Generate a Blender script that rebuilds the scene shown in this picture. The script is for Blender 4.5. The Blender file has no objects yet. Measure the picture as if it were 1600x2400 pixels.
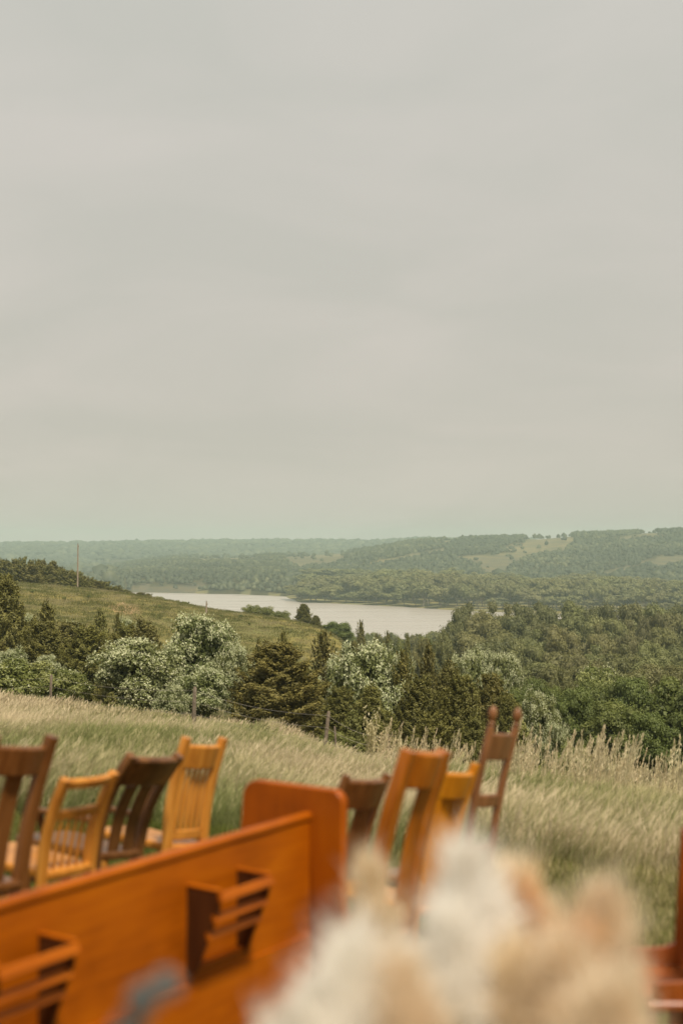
import bpy, math, random
import numpy as np
from mathutils import Vector, Quaternion

rng = np.random.default_rng(11)
random.seed(11)
scene = bpy.context.scene
col = scene.collection

# ------------------------------------------------------------------ camera
F = 3333.0                       # focal length in photo pixels (1600 x 2400)
PITCH = math.atan(75.0 / F)
cam_d = bpy.data.cameras.new('camera')
cam = bpy.data.objects.new('camera', cam_d)
col.objects.link(cam)
cam.location = (0, 0, 0)
cam.rotation_euler = (math.radians(90) + PITCH, 0, 0)
cam_d.sensor_fit = 'VERTICAL'
cam_d.sensor_height = 36.0
cam_d.sensor_width = 24.0
cam_d.lens = 36.0 * F / 2400.0
cam_d.clip_start = 0.05
cam_d.clip_end = 30000
cam_d.dof.use_dof = True
cam_d.dof.focus_distance = 70.0
cam_d.dof.aperture_fstop = 1.95
scene.camera = cam

# ------------------------------------------------------------------ sky, sun, exposure
SUN_EL, SUN_AZ = math.radians(61), math.radians(150)     # azimuth clockwise from +Y (view direction)
world = bpy.data.worlds.new('World')
scene.world = world
world.use_nodes = True
nt = world.node_tree
nt.nodes.clear()
N = nt.nodes.new
def L(a, b): nt.links.new(a, b)
wout = N('ShaderNodeOutputWorld'); bg = N('ShaderNodeBackground')
sky = N('ShaderNodeTexSky'); sky.sky_type = 'NISHITA'; sky.sun_disc = False
sky.sun_elevation = SUN_EL; sky.sun_rotation = SUN_AZ
sky.dust_density = 3.0
skm = N('ShaderNodeVectorMath'); skm.operation = 'SCALE'; skm.inputs['Scale'].default_value = 0.085
L(sky.outputs[0], skm.inputs[0])
tc = N('ShaderNodeTexCoord')
sep = N('ShaderNodeSeparateXYZ'); L(tc.outputs['Generated'], sep.inputs[0])
ab = N('ShaderNodeMath'); ab.operation = 'ABSOLUTE'; L(sep.outputs['Z'], ab.inputs[0])
ad = N('ShaderNodeMath'); ad.operation = 'ADD'; ad.inputs[1].default_value = 0.34; L(ab.outputs[0], ad.inputs[0])
dv = N('ShaderNodeVectorMath'); dv.operation = 'DIVIDE'
L(tc.outputs['Generated'], dv.inputs[0])
cmb = N('ShaderNodeCombineXYZ')
for k in range(3): L(ad.outputs[0], cmb.inputs[k])
L(cmb.outputs[0], dv.inputs[1])
mp = N('ShaderNodeMapping'); mp.inputs['Scale'].default_value = (1.1, 1.5, 0.0); mp.inputs['Location'].default_value = (3.1, 1.7, 0)
mp.inputs['Rotation'].default_value = (0, 0, 0.35)
L(dv.outputs[0], mp.inputs[0])
nz = N('ShaderNodeTexNoise'); nz.inputs['Scale'].default_value = 2.0; nz.inputs['Detail'].default_value = 5; nz.inputs['Roughness'].default_value = 0.5
nz.inputs['Distortion'].default_value = 0.5
L(mp.outputs[0], nz.inputs['Vector'])
cr = N('ShaderNodeValToRGB')
cr.color_ramp.elements[0].position = 0.37; cr.color_ramp.elements[0].color = (0.528, 0.522, 0.472, 1)
cr.color_ramp.elements[1].position = 0.64; cr.color_ramp.elements[1].color = (0.580, 0.559, 0.511, 1)
L(nz.outputs['Fac'], cr.inputs[0])
# thin overcast: paler overhead, a little greener and darker to the horizon
er = N('ShaderNodeValToRGB')
er.color_ramp.elements[0].position = 0.0; er.color_ramp.elements[0].color = (0.98, 0.925, 0.885, 1)
er.color_ramp.elements[1].position = 0.42; er.color_ramp.elements[1].color = (1.03, 1.03, 1.03, 1)
L(ab.outputs[0], er.inputs[0])
ml = N('ShaderNodeMix'); ml.data_type = 'RGBA'; ml.blend_type = 'MULTIPLY'; ml.inputs[0].default_value = 1
L(cr.outputs[0], ml.inputs[6]); L(er.outputs[0], ml.inputs[7])
mx = N('ShaderNodeMix'); mx.data_type = 'RGBA'; mx.inputs[0].default_value = 0.93
L(skm.outputs[0], mx.inputs[6]); L(ml.outputs[2], mx.inputs[7])
L(mx.outputs[2], bg.inputs['Color']); bg.inputs['Strength'].default_value = 1.0
L(bg.outputs[0], wout.inputs['Surface'])

sun_d = bpy.data.lights.new('sun', 'SUN')
sun_d.energy = 5.0
sun_d.angle = math.radians(7)
sun_d.color = (1.0, 0.90, 0.74)
sun = bpy.data.objects.new('sun', sun_d)
col.objects.link(sun)
sdir = Vector((math.sin(SUN_AZ) * math.cos(SUN_EL), math.cos(SUN_AZ) * math.cos(SUN_EL), math.sin(SUN_EL)))
sun.rotation_euler = sdir.to_track_quat('Z', 'Y').to_euler()
sun.location = (20, -30, 60)

vs = scene.view_settings
vs.view_transform = 'Standard'; vs.look = 'None'; vs.exposure = 0.14; vs.gamma = 1.0
vs.use_curve_mapping = False
scene.cycles.use_denoising = True
scene.cycles.max_bounces = 8
scene.cycles.volume_bounces = 1
scene.cycles.transparent_max_bounces = 8

# ------------------------------------------------------------------ helpers
def tag(o, label=None, cat=None, group=None, kind=None):
    if label: o['label'] = label
    if cat: o['category'] = cat
    if group: o['group'] = group
    if kind: o['kind'] = kind
    return o

def empty(name, loc=(0, 0, 0), rz=0.0, scale=(1, 1, 1)):
    o = bpy.data.objects.new(name, None)
    o.empty_display_size = 0.2
    o.location = loc; o.rotation_euler = (0, 0, rz); o.scale = scale
    col.objects.link(o)
    return o

def link(name, mesh, parent=None):
    o = bpy.data.objects.new(name, mesh)
    col.objects.link(o)
    if parent is not None: o.parent = parent
    return o

def np_mesh(name, V, faces, mats, matidx=None, tint=None, smooth=False):
    """V (n,3); faces: list of int arrays (m,k)."""
    me = bpy.data.meshes.new(name)
    V = np.asarray(V, dtype=np.float32)
    me.vertices.add(len(V)); me.vertices.foreach_set('co', V.ravel())
    loops = np.concatenate([f.ravel() for f in faces]).astype(np.int32)
    tot = np.concatenate([np.full(len(f), f.shape[1], dtype=np.int32) for f in faces])
    start = np.concatenate([[0], np.cumsum(tot)[:-1]]).astype(np.int32)
    me.loops.add(len(loops)); me.loops.foreach_set('vertex_index', loops)
    me.polygons.add(len(tot)); me.polygons.foreach_set('loop_start', start)
    if matidx is not None: me.polygons.foreach_set('material_index', np.asarray(matidx, dtype=np.int32))
    if smooth: me.polygons.foreach_set('use_smooth', np.ones(len(tot), dtype=bool))
    if tint is not None:
        a = me.attributes.new('tint', 'FLOAT', 'POINT')
        a.data.foreach_set('value', np.asarray(tint, dtype=np.float32))
    for m in mats: me.materials.append(m)
    me.update(calc_edges=True); me.validate()
    return me

def P(u, v, d):
    """photo pixel and depth -> point"""
    x = (u - 800) / F; y = (1200 - v) / F
    c, s = math.cos(PITCH), math.sin(PITCH)
    return Vector((d * x, d * (c - y * s), d * (s + y * c)))

def unit(a):
    return a / np.maximum(np.linalg.norm(a, axis=-1, keepdims=True), 1e-9)

class MB:
    """collects shapes, builds one mesh object"""
    def __init__(s): s.v = []; s.f = []
    def add(s, vs, fs):
        o = len(s.v); s.v += [tuple(p) for p in vs]; s.f += [tuple(i + o for i in f) for f in fs]; return s
    def box(s, lo, hi, ch=0.004):
        cx = [(lo[i] + hi[i]) / 2 for i in range(3)]
        return s.sweep([(cx[0], cx[1], lo[2]), (cx[0], cx[1], hi[2])], hi[0] - lo[0], hi[1] - lo[1], (1, 0, 0), ch)
    def sweep(s, path, w, t, side, ch=0.004):
        """rounded rectangle section, w along 'side', t across"""
        path = [Vector(p) for p in path]; n = len(path)
        if not hasattr(w, '__len__'): w = [w] * n
        if not hasattr(t, '__len__'): t = [t] * n
        vs = []; fs = []
        for i, p in enumerate(path):
            T = (path[min(i + 1, n - 1)] - path[max(i - 1, 0)]).normalized()
            sd = side[i] if hasattr(side[0], '__len__') else side
            S = Vector(sd); S = (S - T * S.dot(T)).normalized(); B = T.cross(S)
            a, b = w[i] / 2, t[i] / 2; c = min(ch, a * .6, b * .6)
            for (x, y) in ((a, b - c), (a - c, b), (-a + c, b), (-a, b - c), (-a, -b + c), (-a + c, -b), (a - c, -b), (a, -b + c)):
                vs.append(p + S * x + B * y)
        for i in range(n - 1):
            for k in range(8):
                fs.append((i * 8 + k, i * 8 + (k + 1) % 8, (i + 1) * 8 + (k + 1) % 8, (i + 1) * 8 + k))
        fs.append(tuple(range(7, -1, -1))); fs.append(tuple(range((n - 1) * 8, n * 8)))
        return s.add(vs, fs)
    def tube(s, path, r, k=10):
        path = [Vector(p) for p in path]; n = len(path)
        if not hasattr(r, '__len__'): r = [r] * n
        vs = []; fs = []
        for i, p in enumerate(path):
            T = (path[min(i + 1, n - 1)] - path[max(i - 1, 0)]).normalized()
            S = T.orthogonal().normalized() if i == 0 else (S - T * S.dot(T)).normalized()
            B = T.cross(S)
            for j in range(k):
                a = 2 * math.pi * j / k
                vs.append(p + (S * math.cos(a) + B * math.sin(a)) * r[i])
        for i in range(n - 1):
            for j in range(k):
                fs.append((i * k + j, i * k + (j + 1) % k, (i + 1) * k + (j + 1) % k, (i + 1) * k + j))
        fs.append(tuple(range(k - 1, -1, -1))); fs.append(tuple(range((n - 1) * k, n * k)))
        return s.add(vs, fs)
    def slab(s, outline, z0, z1, axes=None, r=0.0):
        """outline extruded; axes maps (a,b,h) -> xyz; small rounded rim"""
        ax = axes or (lambda a, b, h: (a, b, h))
        n = len(outline)
        cx = sum(p[0] for p in outline) / n; cy = sum(p[1] for p in outline) / n
        def ring(k, h): return [ax(cx + (p[0] - cx) * k, cy + (p[1] - cy) * k, h) for p in outline]
        e = r / max(max(abs(p[0] - cx) for p in outline), 1e-6) if r else 0
        rings = [ring(1 - e, z0), ring(1, z0 + (r or 0)), ring(1, z1 - (r or 0)), ring(1 - e, z1)] if r else [ring(1, z0), ring(1, z1)]
        vs = [q for rg in rings for q in rg]; m = len(rings)
        fs = [(i * n + j, i * n + (j + 1) % n, (i + 1) * n + (j + 1) % n, (i + 1) * n + j) for i in range(m - 1) for j in range(n)]
        fs.append(tuple(range(n - 1, -1, -1))); fs.append(tuple(range((m - 1) * n, m * n)))
        return s.add(vs, fs)
    def build(s, name, mat, parent=None, smooth=True):
        me = bpy.data.meshes.new(name)
        me.from_pydata([tuple(p) for p in s.v], [], s.f)
        me.materials.append(mat)
        if smooth:
            me.shade_smooth() if hasattr(me, 'shade_smooth') else None
            me.set_sharp_from_angle(angle=math.radians(35))
        me.update()
        return link(name, me, parent)

# ------------------------------------------------------------------ materials
def new_mat(name):
    m = bpy.data.materials.new(name); m.use_nodes = True
    t = m.node_tree; t.nodes.clear()
    return m, t, t.nodes.new, t.links.new

def leaf_mat(name, dark, mid, light, trans=0.25, vary=0.12, rough=0.6):
    m, t, n, l = new_mat(name)
    out = n('ShaderNodeOutputMaterial')
    at = n('ShaderNodeAttribute'); at.attribute_name = 'tint'
    cr = n('ShaderNodeValToRGB'); e = cr.color_ramp.elements
    e[0].color = (*dark, 1); e[1].color = (*light, 1)
    x = e.new(0.5); x.color = (*mid, 1)
    l(at.outputs['Fac'], cr.inputs[0])
    oi = n('ShaderNodeObjectInfo')
    hs = n('ShaderNodeHueSaturation')
    mr = n('ShaderNodeMapRange'); mr.inputs['To Min'].default_value = 1 - vary; mr.inputs['To Max'].default_value = 1 + vary
    l(oi.outputs['Random'], mr.inputs[0]); l(mr.outputs[0], hs.inputs['Value'])
    mh = n('ShaderNodeMath'); mh.operation = 'MULTIPLY'; mh.inputs[1].default_value = 7.31; l(oi.outputs['Random'], mh.inputs[0])
    fr = n('ShaderNodeMath'); fr.operation = 'FRACT'; l(mh.outputs[0], fr.inputs[0])
    m2 = n('ShaderNodeMapRange'); m2.inputs['To Min'].default_value = 0.5 - vary * .08; m2.inputs['To Max'].default_value = 0.5 + vary * .08
    l(fr.outputs[0], m2.inputs[0]); l(m2.outputs[0], hs.inputs['Hue'])
    l(cr.outputs[0], hs.inputs['Color'])
    d = n('ShaderNodeBsdfDiffuse'); tr = n('ShaderNodeBsdfTranslucent'); mxs = n('ShaderNodeMixShader')
    l(hs.outputs[0], d.inputs[0]); l(hs.outputs[0], tr.inputs[0]); mxs.inputs[0].default_value = trans
    l(d.outputs[0], mxs.inputs[1]); l(tr.outputs[0], mxs.inputs[2])
    gl = n('ShaderNodeBsdfGlossy'); gl.inputs['Roughness'].default_value = rough; gl.inputs['Color'].default_value = (.8, .8, .8, 1)
    m3 = n('ShaderNodeMixShader'); m3.inputs[0].default_value = 0.025
    l(mxs.outputs[0], m3.inputs[1]); l(gl.outputs[0], m3.inputs[2])
    l(m3.outputs[0], out.inputs[0])
    return m

def bark_mat(name, a, b, scale=6):
    m, t, n, l = new_mat(name)
    out = n('ShaderNodeOutputMaterial'); p = n('ShaderNodeBsdfPrincipled')
    tcx = n('ShaderNodeTexCoord'); mpx = n('ShaderNodeMapping'); mpx.inputs['Scale'].default_value = (scale, scale, scale * .25)
    nzx = n('ShaderNodeTexNoise'); nzx.inputs['Scale'].default_value = 5; nzx.inputs['Detail'].default_value = 6
    cr = n('ShaderNodeValToRGB'); cr.color_ramp.elements[0].color = (*a, 1); cr.color_ramp.elements[1].color = (*b, 1)
    cr.color_ramp.elements[0].position = .3; cr.color_ramp.elements[1].position = .7
    l(tcx.outputs['Object'], mpx.inputs[0]); l(mpx.outputs[0], nzx.inputs[0]); l(nzx.outputs[0], cr.inputs[0])
    l(cr.outputs[0], p.inputs['Base Color']); p.inputs['Roughness'].default_value = .9
    bp = n('ShaderNodeBump'); bp.inputs['Strength'].default_value = .5; bp.inputs['Distance'].default_value = .01
    l(nzx.outputs[0], bp.inputs['Height']); l(bp.outputs[0], p.inputs['Normal'])
    l(p.outputs[0], out.inputs[0])
    return m

def wood_mat(name, dark, mid, light, axis=2, rough=0.38, coat=0.25, scale=1.0, grain=1.0, vari=.45, spec=.16):
    m, t, n, l = new_mat(name)
    out = n('ShaderNodeOutputMaterial'); p = n('ShaderNodeBsdfPrincipled')
    tcx = n('ShaderNodeTexCoord'); mpx = n('ShaderNodeMapping')
    sc = [14 * scale] * 3; sc[axis] = 1.2 * scale
    mpx.inputs['Scale'].default_value = sc
    nzx = n('ShaderNodeTexNoise'); nzx.inputs['Scale'].default_value = 2.5; nzx.inputs['Detail'].default_value = 7; nzx.inputs['Distortion'].default_value = .8
    cr = n('ShaderNodeValToRGB'); e = cr.color_ramp.elements
    e[0].color = (*dark, 1); e[0].position = .22; e[1].color = (*light, 1); e[1].position = .8
    x = e.new(.5); x.color = (*mid, 1)
    l(tcx.outputs['Object'], mpx.inputs[0]); l(mpx.outputs[0], nzx.inputs[0])
    n2 = n('ShaderNodeTexNoise'); n2.inputs['Scale'].default_value = 3.3; n2.inputs['Detail'].default_value = 3
    l(tcx.outputs['Object'], n2.inputs[0])
    mxf = n('ShaderNodeMath'); mxf.operation = 'MULTIPLY_ADD'; mxf.inputs[1].default_value = vari
    sb = n('ShaderNodeMath'); sb.operation = 'SUBTRACT'; sb.inputs[1].default_value = .5
    l(n2.outputs[0], sb.inputs[0]); l(sb.outputs[0], mxf.inputs[0]); gr = n('ShaderNodeMapRange'); gr.clamp = False; gr.inputs['To Min'].default_value = .5 - grain / 2; gr.inputs['To Max'].default_value = .5 + grain / 2
    l(nzx.outputs[0], gr.inputs[0]); l(gr.outputs[0], mxf.inputs[2])
    l(mxf.outputs[0], cr.inputs[0])
    l(cr.outputs[0], p.inputs['Base Color'])
    p.inputs['Specular IOR Level'].default_value = spec; p.inputs['Roughness'].default_value = rough; p.inputs['Coat Weight'].default_value = coat; p.inputs['Coat Roughness'].default_value = .25
    bp = n('ShaderNodeBump'); bp.inputs['Strength'].default_value = .12; bp.inputs['Distance'].default_value = .002
    l(nzx.outputs[0], bp.inputs['Height']); l(bp.outputs[0], p.inputs['Normal'])
    l(p.outputs[0], out.inputs[0])
    return m

M = {}
M['cedar_dark'] = leaf_mat('cedar_dark', (.072, .070, .015), (.138, .128, .029), (.210, .190, .050), .15)
M['cedar_rust'] = leaf_mat('cedar_rust', (.082, .070, .017), (.150, .126, .030), (.220, .180, .050), .15, .06)
M['cedar_young'] = leaf_mat('cedar_young', (.100, .105, .028), (.18, .18, .048), (.26, .25, .08), .2)
M['cedar_green'] = leaf_mat('cedar_green', (.075, .075, .020), (.145, .138, .036), (.215, .195, .058), .15)
M['leaf_flower'] = leaf_mat('leaf_flower', (.070, .082, .022), (.145, .165, .050), (.24, .255, .095), .3)
M['leaf_green'] = leaf_mat('leaf_green', (.052, .066, .015), (.115, .140, .030), (.195, .220, .058), .3)
M['leaf_shrub'] = leaf_mat('leaf_shrub', (.080, .100, .020), (.17, .19, .045), (.28, .285, .10), .3)
M['leaf_olive'] = leaf_mat('leaf_olive', (.075, .078, .026), (.160, .160, .054), (.25, .245, .09), .3, .22)
M['leaf_cotton'] = leaf_mat('leaf_cotton', (.10, .10, .036), (.185, .185, .070), (.27, .265, .11), .3, .16)
M['leaf_far'] = leaf_mat('leaf_far', (.026, .034, .017), (.050, .060, .028), (.120, .124, .058), .1, .0)
M['blossom'] = leaf_mat('blossom', (.33, .37, .18), (.48, .50, .29), (.62, .61, .41), .3, .04)
M['bark'] = bark_mat('bark', (.05, .035, .022), (.14, .10, .07))
M['bark_pale'] = bark_mat('bark_pale', (.16, .13, .10), (.33, .28, .22))
M['post_wood'] = bark_mat('post_wood', (.10, .075, .05), (.24, .19, .14), 14)
M['pole_wood'] = bark_mat('pole_wood', (.20, .15, .11), (.34, .27, .20), 2)

M['pew'] = wood_mat('pew', (.17, .034, .0005), (.32, .073, .0008), (.42, .110, .001), 0, .45, .06, 1.0, .65, .8)
M['pew_dark'] = wood_mat('pew_dark', (.035, .010, .003), (.060, .018, .005), (.09, .03, .008), 2, .5, .05)
M['pew_end'] = wood_mat('pew_end', (.17, .034, .0005), (.30, .065, .0008), (.39, .096, .001), 2, .5, .03, .8, .5, 1.0)
M['walnut'] = wood_mat('walnut', (.060, .022, .006), (.13, .052, .014), (.22, .096, .030), 2)
M['walnut_mid'] = wood_mat('walnut_mid', (.075, .026, .006), (.145, .054, .013), (.22, .09, .026), 2)
M['oak'] = wood_mat('oak', (.30, .105, .014), (.47, .185, .026), (.60, .275, .052), 2)
M['oak_gold'] = wood_mat('oak_gold', (.30, .095, .003), (.46, .165, .005), (.56, .22, .010), 2)
M['orange_oak'] = wood_mat('orange_oak', (.16, .040, .002), (.31, .088, .004), (.42, .14, .010), 2)
M['red_brown'] = wood_mat('red_brown', (.095, .036, .013), (.175, .072, .026), (.25, .11, .042), 2)
M['mahogany'] = wood_mat('mahogany', (.14, .028, .004), (.24, .055, .007), (.32, .085, .012), 2)

# ------------------------------------------------------------------ terrain function
def curve(pairs):
    xs, ys = zip(*pairs); return lambda u: np.interp(u, xs, ys)
Yc = curve([(0, 1622), (200, 1650), (400, 1678), (500, 1692), (600, 1705), (700, 1735), (800, 1760), (900, 1772), (1000, 1776),
            (1100, 1790), (1200, 1800), (1400, 1815), (1600, 1835)])
hill_v = {-150: 1350, 0: 1358, 183: 1374, 300: 1388, 400: 1407, 500: 1427, 600: 1440, 700: 1457, 760: 1478, 810: 1512}
hill_d = {-150: 290, 0: 290, 183: 290, 300: 285, 400: 275, 500: 265, 600: 255, 700: 245, 760: 235, 810: 225}
mid_v = curve([(150, 1350), (240, 1350), (300, 1330), (400, 1318), (500, 1313), (650, 1312), (760, 1308), (850, 1300), (950, 1285)])
far_v = curve([(-150, 1280), (0, 1279), (200, 1277), (400, 1273), (600, 1271), (800, 1272), (1000, 1268), (1700, 1270)])
rt_v = curve([(900, 1288), (950, 1279), (1050, 1270), (1090, 1267), (1200, 1263), (1260, 1263), (1350, 1255), (1450, 1252), (1530, 1248), (1600, 1246), (1700, 1244)])
shore_v = curve([(-150, 1387), (350, 1387), (560, 1392), (670, 1397), (690, 1411), (800, 1416), (900, 1421), (1000, 1426), (1090, 1433), (1300, 1437), (1600, 1443)])
LAKE = -48.0
def zv(v, d): return -(v - 1275) / F * d

def column(u):
    Dc = 2.42 / ((float(Yc(u)) - 1275) / F - .06)
    near = lambda d: -(1.42 + .06 * d + 1.42 * (d / Dc) ** 2)
    pts = []
    lim = 1.3 * Dc if u < 900 else 40
    for d in (0.3, 2, 4, 6, 8, 10, 14, 18, 22, 27, 32, 38, 45, 52, 60, 70, 80):
        if d <= lim: pts.append((d, near(d)))
    right = [(60, -10.4), (80, -12.3), (100, -15), (150, -22), (250, -31), (400, -40), (600, -46), (730, -50.5)]
    if u <= 810:
        hv = np.interp(u, list(hill_v), list(hill_v.values())); hd = np.interp(u, list(hill_d), list(hill_d.values()))
        zc = zv(hv, hd)
        zg = min(-11.5, zc - 2.5)
        w = np.clip((u - 640) / 170, 0, 1)
        pts += [(95, -11.0 - 2.5 * w), (125, zg - 1.5), (150, zg - .9), (175, zg - 0.2 - 1.0 * w), (220, (zc + zg) / 2 - .2), (hd - 18, zc - .35), (hd, zc), (hd + 14, zc - .8), (hd + 60, zc - 7), (450, -30), (640, -46), (700, -50.5)]
    elif u <= 950:
        pts += [(62, -10.4), (100, -16), (150, -22), (225, -28), (300, -33), (450, -42), (620, -47), (720, -50.5)]
    else:
        pts += right
    ds = -LAKE * F / (float(shore_v(u)) - 1275)
    pts += [(ds - 25, -50.5), (ds, -48.0), (ds + 15, -47.0)]
    if u < 230:
        pts += [(ds + 120, -47), (2600, -47.5), (3300, -47), (3900, -22), (4600, zv(float(far_v(u)), 4600)), (5200, -8), (7500, -40)]
    elif u < 950:
        zm = zv(float(mid_v(u)), 2150)
        if u < 670: pts += [(ds + 60, -37), (ds + 200, -32), (1800, min(-26, zm - 4))]
        else: pts += [(ds + 230, -46), (1480, -43), (1750, -34)]
        pts += [(2150, zm), (2450, zv(float(mid_v(u)) - 6, 2450)), (2700, zm - 4), (3300, -38), (3900, -20), (4600, zv(float(far_v(u)), 4600)), (5200, -8), (7500, -40)]
    else:
        zt = zv(float(rt_v(u)), 2650)
        pts += [(ds + 230, -46.5), (1550, -44), (1750, -37), (2050, -18 + .3 * zt), (2350, zt * .72), (2650, zt), (3000, zt - 6), (3600, -8), (4600, zv(float(far_v(u)), 4600)), (5200, -8), (7500, -40)]
    pts = sorted(pts)
    return np.array([p[0] for p in pts]), np.array([p[1] for p in pts])

UG = np.arange(-160, 1761, 20.0)
LG = np.linspace(math.log(0.4), math.log(7400), 700)
ZG = np.stack([np.interp(np.exp(LG), *column(u)) for u in UG])
k = np.array([1, 2, 3, 2, 1.]); k /= k.sum()
pad = np.pad(ZG, ((0, 0), (2, 2)), 'edge')
ZG = sum(k[i] * pad[:, i:i + ZG.shape[1]] for i in range(5))
_ph = rng.uniform(0, 6.28, (24,)); _kk = rng.normal(0, 1, (24, 2))
def wob(x, y, wl):
    s = 0
    for i in range(8): s = s + np.sin((x * _kk[i, 0] + y * _kk[i, 1]) * 6.28 / wl + _ph[i])
    return s / 8
def gz(x, y):
    x = np.asarray(x, float); y = np.asarray(y, float)
    r = np.maximum(np.hypot(x, y), .41); a = np.arctan2(x, y)
    t = np.where(np.abs(a) < 1.2, np.tan(np.clip(a, -1.2, 1.2)), np.sign(a) * 2.6)
    u = np.clip(800 + t * F, UG[0], UG[-1] - .01)
    fu = (u - UG[0]) / 20.0; iu = np.minimum(fu.astype(int), len(UG) - 2); fu = fu - iu
    fl = (np.log(np.minimum(r, 7300)) - LG[0]) / (LG[1] - LG[0]); il = np.clip(fl.astype(int), 0, len(LG) - 2); fl = np.clip(fl - il, 0, 1)
    z = (ZG[iu, il] * (1 - fu) * (1 - fl) + ZG[iu + 1, il] * fu * (1 - fl) + ZG[iu, il + 1] * (1 - fu) * fl + ZG[iu + 1, il + 1] * fu * fl)
    z = z - .085 * np.clip(x, -6, 6) * np.exp(-(r / 11) ** 2)          # the knoll tips down to the right
    far = np.clip((r - 1500) / 600, 0, 1)
    z = z + wob(x, y, 9.0) * .05 * np.clip((r - 7) / 10, 0, 1) + far * (wob(x, y, 420) * 5 + wob(y, x, 160) * 2.2)
    return z
def UV(x, y, z):
    return 800 + F * x / np.maximum(y, .1), 1275 - F * z / np.maximum(y, .1)
def g1(x, y): return float(gz(np.array([x]), np.array([y]))[0])
def spot(u, d):
    x = (u - 800) / F * d
    return x, d, g1(x, d)

# ground cover regions, as polygons over the land seen from the hilltop
def inpoly(u, v, poly):
    c = np.zeros(np.shape(u), bool); n = len(poly)
    for i in range(n):
        x1, y1 = poly[i]; x2, y2 = poly[(i + 1) % n]
        cond = ((y1 > v) != (y2 > v)) & (u < (x2 - x1) * (v - y1) / ((y2 - y1) or 1e-9) + x1)
        c ^= cond
    return c
OPEN = [
    [(1068, 1306), (1130, 1300), (1262, 1290), (1270, 1298), (1200, 1318), (1180, 1345), (1145, 1348), (1120, 1325)],
    [(848, 1322), (930, 1306), (1040, 1284), (1044, 1292), (960, 1312), (870, 1326)],
    [(1150, 1290), (1240, 1262), (1345, 1256), (1345, 1276), (1318, 1296), (1235, 1296)],
    [(430, 1312), (520, 1303), (600, 1304), (600, 1316), (470, 1320)],
    [(660, 1306), (740, 1298), (830, 1292), (830, 1304), (770, 1328), (700, 1336)],
    [(1490, 1318), (1540, 1306), (1610, 1302), (1610, 1320), (1540, 1330)],
    [(1420, 1262), (1520, 1248), (1560, 1250), (1500, 1262), (1440, 1270)],
    [(1010, 1275), (1060, 1264), (1080, 1266), (1030, 1282)],
    [(1400, 1345), (1470, 1325), (1490, 1332), (1440, 1356)],
]

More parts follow.
